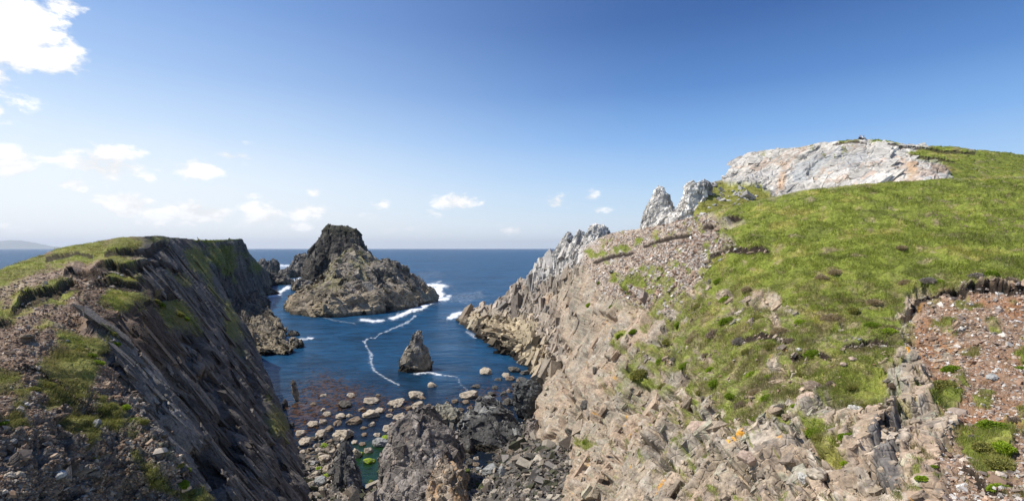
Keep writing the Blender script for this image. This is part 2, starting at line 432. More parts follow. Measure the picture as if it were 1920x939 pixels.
# ------------------------------------------------------------------ landforms
GREEN, DGREEN, YGREEN = np.array((.225, .26, .045)), np.array((.135, .155, .035)), np.array((.36, .325, .085))
STRAW, HEATH = np.array((.36, .29, .17)), np.array((.10, .075, .04))
PEAT, SOIL, RED = np.array((.035, .025, .018)), np.array((.20, .135, .09)), np.array((.25, .125, .065))
SCREE = np.array((.36, .28, .21))
def turf_colour(P, seed, dry=0.0, sc=1.0):
    a = fbm(P*.35/sc, 4, seed); b = fbm(P*1.3/sc, 4, seed+40); c = perlin(P*6/sc, seed+80)
    col = mix(GREEN, DGREEN, sstep(-.05, .7, a+.5*b)*.75)
    col = mix(col, YGREEN, sstep(.1, .7, -a+.6*b)*.8)
    col = mix(col, STRAW, sstep(.25, .8, b+.3*c+dry)*.75)
    return col*(1+.2*c[:, None])
def ledge(p, pts, h, L, w=3.0, jit=5.0, out=.35):
    """eroded turf edge: ground above the line stands h (in survey px) proud and breaks off in a peat face"""
    pts = np.array(pts, float)
    xs = pts[:, 0]
    ys = np.interp(p.px, xs, pts[:, 1])+jit*perlin(np.stack([p.px*.06, p.px*0, p.px*0+h], -1), 3)+jit*.04*perlin(np.stack([p.px*.2, p.px*0, p.px*0+h], -1), 4)
    t = np.clip((p.px-xs[0])/(xs[-1]-xs[0]), 0, 1)
    inx = (p.px > xs[0]) & (p.px < xs[-1])
    amp = np.where(inx, np.minimum(1, 4*np.minimum(t, 1-t)), 0)**.6
    dy = p.py-ys
    up = np.exp(np.minimum(dy, 0)/L)*sstep(3.5, -1.0, dy)*amp
    lo = np.where(dy >= 0, np.exp(-np.maximum(dy, 0)/(h*.9)), 0)*amp
    k = h*p.d/F
    p.V[:, 2] += up*k*.65-lo*k*.55
    face = ((dy > -.5) & (dy < h*.7)).astype(float)*(amp > .15)
    p.V[:, 1] -= np.where(dy < 0, np.exp(np.minimum(dy, 0)/6), 0)*amp*k*out
    return face, dy, amp

# ---- left headland: turf top, scree shoulder, dark wall falling to the cove
HL_POLY = [(-330, 575), (-100, 527), (0, 503), (35, 492), (70, 481), (110, 468), (170, 455), (230, 446), (300, 443), (345, 446), (362, 448), (378, 464), (395, 500), (417, 536),
           (437, 575), (462, 608), (489, 669), (520, 745), (550, 815), (575, 890), (590, 939), (612, 1010), (612, 1060), (-330, 1060)]
hl_land = TPS([(-330, 575, 44), (-330, 700, 24), (-330, 939, 14), (-330, 1060, 12), (0, 503, 50), (0, 530, 40), (0, 560, 33), (0, 640, 24.5), (0, 750, 19.5), (0, 850, 17.3),
               (0, 939, 16), (0, 1060, 14.5), (110, 468, 62), (110, 520, 43), (110, 600, 29.5), (110, 700, 23.5), (110, 800, 20.3), (110, 939, 18.2), (110, 1060, 17),
               (200, 450, 68), (200, 500, 51), (200, 560, 38), (200, 640, 29.5), (200, 700, 26), (200, 800, 22.5), (200, 939, 20.6), (200, 1060, 19),
               (300, 443, 74), (300, 480, 64), (300, 530, 50), (300, 840, 22.5), (300, 939, 21.6), (300, 1060, 20.5), (360, 449, 86), (380, 939, 22.5), (420, 1060, 22), (345, 460, 76)])
RIM = [(140, 585), (165, 620), (185, 650), (203, 690), (232, 722), (265, 765), (290, 805), (312, 845), (350, 900), (380, 960), (430, 1080)]
def hl_wall(px, py):
    a = (px-CX)/F; b = (py-HY)/F
    q = np.maximum(b-1.39*a-.784, 1e-4); dp = 14.9/q
    return 1/(dp**-4.+132**-4.)**.25
def hl_d(px, py):
    land = hl_land(px, py); wall = hl_wall(px, py)
    k = 14.0
    top = (land**k+np.minimum(wall, 200)**k)**(1/k)
    rx = np.interp(py, [q[1] for q in RIM], [q[0] for q in RIM])
    rx = rx+6*np.sin(py*.11)+4*np.sin(py*.27+1)
    w = sstep(-2.5, 2.5, px-rx)
    w = np.where(py < 585, 1, w)
    b = sstep(585, 640, py)
    d = land*(1-w)+top*w
    return top*(1-b)+d*b
BW = basis((.52, .30, -.80), (-.49, .87, 0))       # down the wall, along the wall
def hl_shade(p):
    P = p.P; px, py = p.px, p.py
    wall = hl_wall(px, py); land = hl_land(px, py)
    rx = np.interp(py, [q[1] for q in RIM], [q[0] for q in RIM])+6*np.sin(py*.11)+4*np.sin(py*.27+1)
    isw = np.where(py > 600, sstep(-3, 3, px-rx), sstep(.97, 1.06, wall/land))
    p.V = P.copy()
    nz = fbm(np.stack([px*.012, py*.012, px*0], -1), 4, 5)
    Q = stretch(P, BW, (13, 5, 3)); Q = Q+.12*np.stack([perlin(Q*1.3, 1), perlin(Q*1.3, 2), perlin(Q*1.3, 3)], -1)
    f1, r1, e1 = facets(Q, 11); f2, r2, e2 = facets(Q*2.6, 12); f3, r3, e3 = facets(Q*6.5, 13)
    g = fbm(stretch(P, BW, (16, 4.5, 5)), 3, 31)
    gul = -np.exp(-((g+.05)/.10)**2)
    sw, sr = saw(P, (-.52, .82, .15), 3.4, 33, .7); sw2, sr2 = saw(P, (-.52, .82, .22), 1.1, 34, .8)
    hr = f1*.34+f2*.14+f3*.035+gul*.8+.35*g+.55*sw+.16*sw2
    # big clefts
    for (pts, wd, dp) in [([(345, 640), (385, 720), (420, 800), (450, 880), (470, 960)], 11, 2.4), ([(370, 850), (395, 900), (412, 960)], 10, 2.6), ([(395, 700), (430, 770), (455, 830)], 11, 1.8), ([(430, 620), (480, 740), (540, 900)], 8, .9),
                          ([(300, 560), (345, 650)], 9, 1.3), ([(225, 600), (262, 690), (300, 770)], 9, 1.2)]:
        dd = line_dist(pts, px+5*nz, py); hr -= dp*np.exp(-(dd/wd)**2)
    hr = p.blur(hr, 2)*np.minimum(1, .45+p.d/60)
    # shoulder: stones and hummocks
    s1 = fbm(P*.5, 4, 51); f4, r4, e4 = facets(P/.8, 52); f5, r5, e5 = facets(P/.32, 53)
    steep = sstep(690, 800, py+.35*px*0-.4*(px-60)*0)*sstep(60, 140, px)+sstep(720, 860, py)
    steep = np.clip(steep, 0, 1)
    hs = .35*s1+(.10+.32*steep)*f4+(.05+.15*steep)*f5
    edge = sstep(0, 14, p.edge)
    edge = np.where(py < 470, edge, .35+.65*edge)
    p.V += p.N*((hr*isw+hs*(1-isw))*edge)[:, None]
    # colours
    b1 = fbm(P*.25, 4, 61); b2 = fbm(P*1.5, 4, 62)
    rock = mix((.078, .066, .056), (.165, .142, .118), sstep(-.5, .7, b1+.5*(r2-.5)+.4*(r3-.5)))
    rock = mix(rock, (.04, .034, .03), sstep(.1, .5, -b1+.3*b2)*.7)
    rock = mix(rock, (.24, .21, .175), sstep(.74, .85, r3)*.5)
    lightband = sdf([(190, 650), (240, 640), (300, 720), (360, 850), (340, 880), (290, 800), (230, 720)], px, py)
    rock = mix(rock, mix((.15, .135, .118), (.25, .225, .195), r3), sstep(-10, 16, lightband+22*nz)*.85)
    nearrock = mix((.13, .115, .097), (.25, .22, .185), r5*.8)
    lightband = sdf([(190, 650), (240, 640), (300, 720), (360, 850), (340, 880), (290, 800), (230, 720)], px, py)
    rock = mix(rock, mix((.15, .135, .118), (.25, .225, .195), r3), sstep(-10, 16, lightband+22*nz)*.85)
    nearrock = mix(nearrock, SOIL*.5, sstep(-.1, .4, b1+.6*b2)*.75)  # darker low on the shoulder: shade of that slope put into the colour
    scree = mix(SOIL*1.0, SCREE, sstep(-.2, .7, b2+.7*(r5-.5)))
    land_c = mix(scree, nearrock, steep)
    col = mix(land_c, rock, isw)
    gully = sdf([(150, 545), (250, 525), (310, 545), (345, 600), (300, 690), (235, 660), (180, 600)], px, py)
    col = mix(col, mix(SOIL*.45, SOIL*.8, sstep(-.3, .6, b2)), sstep(-14, 14, gully+16*nz)*.75)
    # turf
    T = [sdf([(-400, 560), (0, 490), (110, 460), (230, 438), (330, 436), (345, 448), (300, 470), (285, 488), (215, 492), (150, 502), (60, 512), (0, 524), (-100, 560)], px, py)]
    g_ = np.maximum.reduce(T)
    for poly in [[(-50, 590), (0, 572), (35, 555), (90, 538), (140, 522), (150, 545), (135, 563), (60, 572), (20, 610), (-60, 640)], [(170, 528), (215, 508), (260, 512), (262, 536), (225, 540), (190, 535)],
                 [(180, 492), (285, 492), (290, 505), (240, 512), (185, 510)], [(85, 660), (150, 655), (190, 660), (195, 700), (160, 760), (90, 770), (60, 700)], [(100, 630), (150, 615), (200, 650), (190, 670), (130, 660)], [(150, 720), (215, 745), (260, 800), (250, 830), (190, 800)], [(-40, 700), (30, 690), (60, 720), (20, 745), (-40, 740)], [(0, 770), (25, 765), (40, 800), (10, 815)], [(200, 560), (240, 548), (262, 560), (230, 580)], [(110, 790), (160, 780), (190, 830), (150, 850)], [(250, 850), (300, 870), (330, 930), (280, 920)], [(40, 605), (95, 595), (110, 625), (60, 640)],
                 [(-80, 548), (35, 540), (30, 552), (-60, 566)],
                 [(290, 540), (330, 556), (370, 596), (375, 622), (340, 616), (305, 580)], [(280, 575), (315, 590), (335, 640), (300, 630)], [(190, 740), (245, 762), (275, 800), (240, 800), (200, 770)],
                 [(265, 800), (300, 840), (345, 885), (350, 910), (310, 880)], [(270, 465), (300, 455), (350, 455), (370, 470), (385, 500), (360, 500), (330, 475), (280, 490)],
                 [(425, 560), (445, 600), (470, 650), (485, 690), (462, 700), (440, 640), (415, 580)], [(395, 520), (420, 560), (405, 575), (390, 540)], [(500, 730), (530, 800), (525, 815), (495, 750)],
                 [(300, 500), (335, 515), (350, 535), (320, 530)], [(225, 555), (262, 552), (290, 575), (260, 580)], [(340, 925), (385, 915), (395, 960), (340, 970)]]:
        g_ = np.maximum(g_, sdf(poly, px, py))
    tm = sstep(-8, 10, g_+34*nz+12*b2-2)
    thin = np.where(isw > .5, .8, 1.0)
    p.turf = tm*thin
    tc = turf_colour(P, 71)
    tc = mix(tc, HEATH, sstep(600, 700, py)*.35)
    tc = mix(tc, DGREEN*1.1, isw*.35); tc = mix(tc, (.17, .145, .06), .30+.3*sstep(-.3, .4, b1))
    col = mix(col, tc, p.turf)
    path = sdf([(0, 545), (60, 528), (120, 517), (160, 512), (150, 520), (90, 533), (0, 556)], px, py)
    pm = sstep(-6, 6, path+14*nz)
    col = mix(col, mix(SCREE, SOIL, sstep(-.4, .5, b2)), pm*.8); p.turf = p.turf*(1-pm)
    p.peat = np.zeros(len(px))
    for (pts, h, L, j) in [([(18, 585), (38, 566), (60, 556), (105, 542), (140, 524), (155, 540)], 20, 30, 3), ([(118, 520), (130, 513), (165, 515), (205, 520)], 14, 16, 2),
                           ([(175, 506), (215, 500), (235, 505), (290, 494)], 18, 18, 3), ([(165, 528), (215, 526), (262, 540)], 16, 20, 3), ([(195, 478), (240, 474), (280, 478), (286, 468), (312, 452)], 14, 16, 2),
                           ([(85, 486), (150, 478), (175, 482)], 7, 14, 2), ([(-60, 632), (0, 605), (22, 600)], 10, 18, 3), ([(55, 640), (90, 612), (110, 618)], 5, 12, 2), ([(0, 690), (70, 700), (130, 735), (170, 770), (200, 775)], 8, 20, 4),
                           ([(270, 500), (305, 492), (340, 510)], 8, 14, 3), ([(255, 575), (285, 572), (320, 600)], 8, 14, 3), ([(280, 548), (330, 560), (372, 606)], 6, 14, 3)]:
        fc, dy, am = ledge(p, pts, h, L, jit=j)
        col = mix(col, PEAT*1.2, fc*.9); p.turf = p.turf*(1-fc*.85)
    p.isw = isw; p.dscale = np.clip(p.d/38, .55, 2.2)
    rk = (isw > .95)*(1-p.turf)*(p.edge > 10)*sstep(470, 520, py)
    p.blocks = []
    p.stone = (1-isw)*(1-p.turf)*sstep(500, 540, py)
    p.col = col
    p.blocks = [blocks(p, rk*(1-.7*sstep(0, 20, gully)), 800, BW, .4, 1.3, 61, aspect=(3.4, 1.2, .3), tilt=.025, proud=.035), blocks(p, rk, 2600, BW, .12, .45, 62, aspect=(3.2, 1.0, .4), tilt=.05, proud=.06),
                blocks(p, steep*(1-isw)*(1-p.turf)*(p.edge > 3)+1e-9, 2600, basis((.5, .1, -.8), (.1, 1, .1)), .10, .55, 63, aspect=(1.7, 1, .6), tilt=.25, proud=.14)]
headland = patch('headland', HL_POLY, hl_d, 1.25, hl_shade, M_NEAR)

# ---- second headland beyond
FH_POLY = [(330, 470), (362, 449), (400, 450), (432, 449), (453, 447), (460, 458), (468, 475), (480, 488), (492, 500), (506, 512), (514, 527), (508, 548), (480, 575), (440, 600), (380, 560)]
fh_tps = TPS([(330, 470, 190), (362, 449, 195), (400, 450, 225), (432, 449, 265), (453, 447, 310), (460, 470, 320), (480, 488, 350), (506, 512, 420), (514, 527, 450), (500, 548, 345),
              (480, 575, 264), (440, 600, 215), (400, 500, 195), (430, 500, 232), (450, 500, 265), (470, 520, 300), (430, 540, 215), (455, 560, 235), (380, 560, 180)])
BF = basis((.35, -.1, -.93), (-.6, .8, 0))
def craggy(p, B, cell, amp, seed, dark=(.10, .088, .075), mid=(.23, .20, .165), ochre=(.33, .27, .17), wet=2.2, edge=None, stretchs=(2.6, 1, 1), och=.5):
    P = p.P
    Q = stretch(P, B, np.array(stretchs)*cell); Q = Q+.14*np.stack([perlin(Q*1.1, seed+1), perlin(Q*1.1, seed+2), perlin(Q*1.1, seed+3)], -1)
    f1, r1, e1 = facets(Q, seed+11); f2, r2, e2 = facets(Q*2.3, seed+12); f3, r3, e3 = facets(Q*5.1, seed+13)
    g = fbm(Q*.45, 3, seed+14)
    sw, sr = saw(P, B[2]+.25*B[1], cell*.42, seed+15); rg2 = 1-np.abs(fbm(Q*.55+7, 2, seed+16))*2
    h = f1*.62+f2*.19+f3*.055+.35*g+.13*sw+.20*rg2-.05*(e1 < .04)
    h = p.blur(h-np.median(h), 1)*cell*amp
    if edge is not None: h = h*edge
    p.V = P+p.N*h[:, None]
    b1 = fbm(P/cell*.35, 4, seed+21); b2 = fbm(P/cell*1.6, 3, seed+22)
    col = mix(dark, mid, sstep(-.55, .65, b1+.7*(r2-.5)+.5*(r3-.5)))
    col = mix(col, np.array(mid)*1.6, sstep(.78, .9, r3)*.55)
    z = p.V[:, 2]+1.2*b1
    col = mix(col, ochre, sstep(9*abs(wet)/2.2, 2.5*abs(wet)/2.2, z)*sstep(-.5, .4, b1+.5*b2+.2)*och)
    col = mix(col, (.035, .03, .022), sstep(wet*.75, wet*.25, z) if wet > 0 else 0)
    p.col = col; p.r = (r1, r2, r3); p.b = (b1, b2)
    BS = np.stack([B[0], B[1], B[2]])
    p.mkblocks = lambda n=1.0, k=1.0: [blocks(p, np.ones(len(p.V)), int(600*n), BS, cell*.14*k, cell*.42*k, seed+31, aspect=(2.0, 1.0, .5), tilt=.16, proud=.12), blocks(p, np.ones(len(p.V)), int(2200*n), BS, cell*.05*k, cell*.14*k, seed+32, aspect=(1.8, 1.0, .6), tilt=.25, proud=.2)]
    return h
def fh_shade(p):
    craggy(p, BF, 7.0, .55, 100, dark=(.075, .07, .06), mid=(.15, .14, .12), edge=.2+.8*sstep(0, 10, p.edge), stretchs=(5, 1, 1))
    nz = fbm(np.stack([p.px*.03, p.py*.03, p.px*0], -1), 4, 9)
    top = sdf([(330, 440), (470, 440), (452, 449), (400, 455), (372, 456), (340, 470)], p.px, p.py)
    tm = sstep(-3, 3, top+4*nz)
    face = np.maximum.reduce([sdf(q, p.px, p.py) for q in ([(385, 455), (432, 455), (445, 500), (440, 530), (415, 530), (395, 490)], [(445, 452), (458, 470), (490, 505), (480, 510), (450, 480)], [(365, 455), (385, 470), (395, 500), (375, 480)])])
    p.turf = np.clip(tm+sstep(-6, 8, face+20*nz-2)*.7, 0, 1)
    p.col = mix(p.col, turf_colour(p.P, 105, sc=4)*.75, p.turf)
    p.stone = p.turf*0; p.blocks = p.mkblocks(.8, .6)
far_headland = patch('headland', FH_POLY, fh_tps, .8, fh_shade, M_FAR, smooth=False)

# ---- low rocky shelf along its foot
SH_POLY = [(425, 560), (440, 548), (452, 543), (465, 548), (476, 541), (492, 545), (500, 556), (508, 570), (506, 582), (520, 596), (526, 612), (536, 622), (534, 636), (546, 645), (549, 660), (535, 664), (510, 662), (490, 663), (470, 650), (440, 610)]
sh_tps = TPS([(440, 548, 235), (465, 545, 265), (492, 545, 320), (506, 575, 262), (520, 596, 220), (536, 625, 181), (549, 660, 147), (520, 664, 144), (490, 663, 142), (470, 600, 195), (450, 580, 205), (500, 610, 182), (500, 640, 158), (480, 640, 158), (425, 560, 220), (440, 610, 180)])
def sh_shade(p):
    craggy(p, basis((.3, -.2, -.9), (-.5, .85, 0)), 5.0, 1.0, 130, dark=(.06, .053, .046), mid=(.165, .14, .112), edge=.5+.5*sstep(0, 6, p.edge), wet=2.0, stretchs=(1.6, 1, 1))
    p.turf = p.px*0; p.stone = p.px*0; p.blocks = p.mkblocks(.7)
shelf = patch('rock_shelf', SH_POLY, sh_tps, .7, sh_shade, M_FAR, smooth=False)

# ---- right hillside: pale promontory, cliff, scree and the turf bank above
HR_POLY = [(853, 600), (862, 590), (880, 578), (905, 572), (925, 570), (935, 557), (950, 545), (985, 522), (1003, 507), (1010, 490), (1028, 478), (1045, 468), (1075, 462), (1100, 456), (1135, 440), (1165, 432), (1205, 428), (1240, 422), (1280, 412), (1330, 399),
           (1400, 379), (1500, 357), (1620, 344), (1750, 336), (1920, 330), (2300, 330), (2300, 1060), (1010, 1060), (1013, 939), (1016, 870), (1000, 848), (1014, 800), (1000, 778), (1018, 722),
           (1012, 702), (990, 692), (968, 682), (940, 664), (915, 643), (888, 628), (868, 612)]
hr_tps = TPS([(853, 600, 216), (888, 628, 178), (940, 664, 146), (990, 695, 125), (905, 572, 212), (930, 563, 209), (985, 522, 200), (1005, 500, 196), (1030, 476, 190), (1075, 462, 170), (1100, 456, 150),
              (1140, 440, 128), (1205, 428, 101), (1280, 412, 82), (1330, 398, 76), (1400, 378, 72), (1500, 356, 68), (1620, 344, 64), (1750, 336, 62), (1920, 330, 61), (2300, 330, 58),
              (960, 600, 190), (1000, 560, 186), (1000, 640, 150), (1040, 600, 150), (1060, 540, 155), (1060, 500, 165),
              (1037, 681, 106), (1020, 721, 93), (1000, 778, 84), (1016, 867, 70), (1014, 939, 59), (1010, 1060, 47),
              (1100, 500, 125), (1100, 580, 100), (1100, 680, 78), (1100, 800, 58), (1100, 939, 43), (1100, 1060, 36),
              (1200, 500, 85), (1200, 580, 70), (1200, 680, 57), (1200, 800, 44), (1200, 939, 33), (1200, 1060, 28),
              (1300, 430, 72), (1300, 500, 62), (1300, 580, 52), (1300, 680, 43.5), (1300, 800, 35), (1300, 939, 26), (1300, 1060, 23),
              (1400, 430, 58.5), (1400, 500, 50), (1400, 580, 43), (1400, 680, 36), (1400, 800, 29.5), (1400, 939, 22), (1400, 1060, 19),
              (1600, 430, 49.8), (1600, 500, 42), (1600, 580, 36), (1600, 680, 29), (1600, 800, 23), (1600, 939, 17), (1600, 1060, 14.5),
              (1750, 430, 46.5), (1750, 500, 39), (1750, 580, 33.5), (1750, 680, 27), (1750, 800, 21), (1750, 939, 15.3), (1750, 1060, 13),
              (1920, 380, 50.6), (1920, 430, 43.3), (1920, 500, 36), (1920, 580, 31), (1920, 680, 25), (1920, 800, 19.5), (1920, 939, 14), (1920, 1060, 12),
              (2300, 430, 42), (2300, 600, 29), (2300, 800, 18), (2300, 1060, 11)])
BR = basis((-.45, .1, -.88), (.2, .97, 0))
def hr_shade(p):
    P, px, py = p.P, p.px, p.py
    S2 = np.stack([px, py, px*0], -1)
    nz = fbm(S2*.012, 5, 205); nf = fbm(S2*.05, 4, 206)
    # zones
    up = sdf([(1318, 402), (1400, 370), (1500, 348), (1700, 330), (2400, 320), (2400, 545), (1920, 545), (1860, 538), (1720, 552), (1690, 610), (1640, 640), (1480, 590), (1380, 560), (1300, 575), (1340, 480), (1375, 455), (1345, 435), (1390, 418)], px, py)
    low = sdf([(1205, 620), (1260, 590), (1320, 520), (1340, 470), (1420, 540), (1700, 560), (1700, 640), (1740, 690), (1620, 720), (1700, 780), (1620, 800), (1560, 740), (1500, 760), (1500, 700), (1440, 800), (1340, 790), (1300, 700), (1255, 690)], px, py)
    soil = sdf([(1720, 556), (1800, 545), (1920, 545), (2400, 540), (2400, 1060), (1760, 1060), (1790, 800), (1740, 740), (1700, 640)], px, py)
    scr = sdf([(1140, 440), (1210, 425), (1330, 400), (1340, 430), (1370, 455), (1440, 465), (1340, 478), (1310, 530), (1260, 590), (1180, 560), (1120, 540), (1090, 480)], px, py)
    tips = sdf([(850, 600), (930, 560), (1010, 485), (1040, 462), (1085, 455), (1080, 500), (1040, 560), (1045, 660), (1000, 710)], px, py)
    wh = sdf([(985, 520), (1010, 480), (1040, 455), (1140, 420), (1120, 470), (1070, 510), (1030, 535), (1000, 540)], px, py)
    ut = sstep(-10, 10, up+(16+30*sstep(470, 560, py))*nz+(6+16*sstep(470, 560, py))*nf)
    lt = sstep(-.08, .16, np.clip(low, -400, 45)/300+.50*nz+.36*nf+.12)*sstep(1120, 1230, px)*sstep(1060, 880, py)
    patches = np.full(px.shape, -99., f32)
    for poly in [[(1125, 660), (1170, 625), (1205, 618), (1190, 645), (1150, 668)], [(1110, 480), (1150, 455), (1185, 465), (1150, 485)], [(1200, 455), (1240, 435), (1290, 422), (1320, 425), (1280, 440), (1225, 458)],
                 [(1800, 830), (1850, 790), (1910, 800), (1905, 880), (1880, 925), (1830, 890)], [(1735, 740), (1800, 720), (1810, 770), (1760, 790)], [(1500, 790), (1540, 780), (1580, 850), (1600, 880), (1540, 870)],
                 [(1175, 700), (1215, 685), (1225, 715), (1185, 720)], [(1265, 830), (1305, 810), (1300, 860), (1272, 865)], [(1080, 820), (1105, 815), (1100, 840)], [(1900, 660), (1940, 650), (1940, 690), (1910, 690)],
                 [(1240, 490), (1270, 480), (1290, 500), (1250, 515)], [(1560, 690), (1640, 680), (1700, 710), (1640, 760), (1580, 740)], [(1150, 520), (1200, 510), (1215, 530), (1170, 540)]]:
        patches = np.maximum(patches, sdf(poly, px, py))
    pt = sstep(-8, 10, patches+26*nf+18*nz-2)
    spots = sstep(.30, .5, nf+.35*nz)*sstep(540, 640, py)*sstep(1080, 1200, px)*.85
    spots = np.maximum(spots, sstep(.38, .55, nf)*sstep(-25, 15, scr)*.8)
    so_ = sstep(-14, 14, soil+26*nz+10*nf); sc_ = sstep(-12, 12, scr+16*nz+8*nf)
    so_ = np.maximum(so_, sstep(.1, .6, nf+.6*nz)*sstep(-40, 30, low)*.8)
    turf = np.maximum.reduce([ut, lt*.92, pt, spots])
    turf = turf*(1-.9*sstep(-8, 8, soil+12*nz)*(1-pt))
    turf = np.maximum(turf, so_*sstep(.22, .42, fbm(S2*.022, 4, 209))*.85)
    rockm = (1-np.maximum(np.maximum(ut, lt*.85), np.maximum(so_, sc_)*.85))
    tipm = sstep(-20, 20, tips+14*nz)
    # relief
    k = np.clip(p.d/60, .33, 3.0)
    near = sstep(95, 60, p.d)
    Q = stretch(P, BR, (7, 3.6, 2.6)); Q = Q+.12*np.stack([perlin(Q*1.2, 211), perlin(Q*1.2, 212), perlin(Q*1.2, 213)], -1)
    f1, r1, e1 = facets(Q, 221, .5); f2, r2, e2 = facets(Q*2.2, 222, .45); f3, r3, e3 = facets(Q*5, 223, .5); f4, r4, e4 = facets(Q*11, 224)
    g = fbm(P*.12, 4, 225)
    sw, sr = saw(P, BR[2]*.7+BR[1]*.6, 2.2, 226); sw2, sr2 = saw(P, BR[2]*.6+BR[1]*.7, .75, 227)
    hr = f1*1.25+f2*.50+f3*.12*near-.55*(e1 < .05)-.26*(e2 < .05)*near+1.2*g+.22*sw
    Qf = stretch(P, BF, (14, 5, 5)); Qf = Qf+.15*np.stack([perlin(Qf, 231), perlin(Qf, 232), perlin(Qf, 233)], -1)
    F1, R1, E1 = facets(Qf, 241); F2, R2, E2 = facets(Qf*2.4, 242); F3, R3, E3 = facets(Qf*5.5, 243)
    sw3, sr3 = saw(P, BF[2]+.3*BF[1], 3.2, 228)
    ht = F1*2.4+F2*.9+F3*.25+.7*sw3-.5*(E1 < .05)
    hr = (hr*(1-tipm)+ht*tipm)
    hr = p.blur(hr*1.15, 1)*np.minimum(1, .3+p.d/45)
    s1, t1, _ = facets(P/.55, 251); s2, t2, _ = facets(P/.22, 252)
    hs = .28*fbm(P*.5, 4, 253)+s1*.09*np.maximum(so_, sc_)+s2*.05*near
    hum = .35*fbm(P*.45, 4, 254)+.12*fbm(P*1.8, 3, 255)+.10*np.abs(fbm(P*1.1, 3, 256))
    m = np.clip(rockm, 0, 1)
    ed = np.where(p.py < 600, .15+.85*sstep(0, 12, p.edge), 1)
    ed = np.where(tipm > .5, .5+.5*sstep(0, 8, p.edge), ed)
    hh = (hr*m+hs*(1-m)+hum*turf)*ed
    p.V = P+p.N*hh[:, None]
    # deep joints in the near face
    for (pts, wd, dp) in [([(1160, 780), (1162, 840), (1150, 939)], 5, .8), ([(1330, 850), (1300, 880), (1260, 925)], 7, 1.0), ([(1190, 825), (1240, 840)], 4, .7), ([(1440, 900), (1500, 870), (1530, 880)], 5, .5), ([(1120, 590), (1150, 600)], 6, 1.0), ([(1050, 640), (1062, 660)], 6, 1.2), ([(1260, 740), (1330, 800), (1420, 830), (1500, 815)], 5, .5), ([(1180, 700), (1130, 760), (1120, 850), (1135, 930)], 6, .9), ([(1420, 850), (1400, 900), (1420, 939)], 5, .5), ([(1540, 850), (1555, 939)], 4, .4), ([(1230, 640), (1215, 740), (1235, 830)], 5, .7), ([(1160, 540), (1185, 560), (1180, 580)], 5, .8),
                          ([(1035, 650), (1060, 720), (1070, 760)], 6, 1.0), ([(1090, 750), (1075, 790)], 8, 1.1), ([(1255, 740), (1262, 790)], 5, .5), ([(1100, 880), (1095, 939)], 5, .6)]:
        dd = line_dist(pts, px+8*nf, py+8*nz); p.V -= p.N*(1.5*dp*np.exp(-(dd/wd)**2))[:, None]
    # colours
    b1 = fbm(P*.16, 4, 261); b2 = fbm(P*.9, 4, 262); b3 = fbm(P*3.5, 3, 263)
    pink, beige, grey, pale = np.array((.36, .265, .185)), np.array((.35, .28, .20)), np.array((.20, .175, .145)), np.array((.46, .395, .315))
    col = mix(beige, pink, sstep(-.3, .5, b1+.5*(r2-.5)))
    col = mix(col, grey, sstep(.0, .55, -b1*.6+.6*b2+.3*(r3-.5)+.1)*.75)
    col = mix(col, pale, sstep(.7, .9, r3)*.6)
    col = mix(col, (.38, .40, .28), sstep(.25, .6, b3+.5*b2)*.45)
    col = mix(col, (.17, .14, .115), sstep(.25, .6, -b2+.45*b3)*.75)
    tipc = mix((.27, .23, .185), (.40, .33, .26), sstep(-.4, .5, b1+.7*(R2-.5)))
    tipc = mix(tipc, (.17, .155, .14), sstep(.1, .5, b2+.6*(R3-.5))*.75)
    tipc = mix(tipc, (.42, .24, .12), sstep(.35, .6, perlin(P*.2, 265)+.3*b3)*.5)
    zz = p.V[:, 2]+.8*b2
    tipc = mix(tipc, (.42, .34, .21), sstep(7, 3, zz)*.75)
    col = mix(col, tipc, tipm)
    col = mix(col, mix((.50, .47, .42), (.34, .33, .32), sstep(-.2, .5, b2)), sstep(-6, 8, wh+8*nz)*.85)
    col = mix(col, (.035, .028, .02), sstep(1.7, .7, zz))
    # lichen
    p.bcol = col.copy()
    li = sstep(.55, .62, perlin(P*1.6, 271)*.8+perlin(P*.3, 272)*.45)*near*m
    col = mix(col, (.62, .30, .025), li*.9)
    soilc = mix(np.array((.30, .145, .07)), SOIL*1.15, sstep(-.4, .6, b1+.4*b2)); soilc = mix(soilc, SCREE, sstep(.25, .7, b3+.6*(t2-.5)+.3*b2)*.5); soilc = mix(soilc, PEAT*2, sstep(.3, .6, -b2+.3*b3)*.6)
    screec = mix(SCREE*1.15, (.48, .40, .32), t1); screec = mix(screec, SOIL*1.2, sstep(-.1, .5, b2)*.7)
    col = mix(col, soilc, so_*(1-tipm)); col = mix(col, screec, sc_*(1-so_)*(1-tipm))
    # wet dark slab
    ws = sdf([(1640, 830), (1680, 790), (1705, 800), (1700, 870), (1690, 930), (1640, 939)], px, py)
    col = mix(col, mix((.10, .088, .08), (.2, .18, .16), r3), sstep(-6, 8, ws+10*nz+5*nf))
    tcol = turf_colour(P, 281, sc=1.6)
    tl = turf_colour(P, 285, dry=.28)
    tl = mix(tl, (.15, .115, .055), sstep(-.1, .5, fbm(P*.8, 3, 286))*.65)
    tcol = mix(tcol, tl, sstep(500, 580, py+30*nz)*(1-pt*.7))
    p.turf = turf*(1-sstep(-4, 6, ws)); p.earth = so_*sstep(-.5, .5, b2+.4)*(1-turf)*(1-sc_)
    col = mix(col, tcol*.8, p.turf)
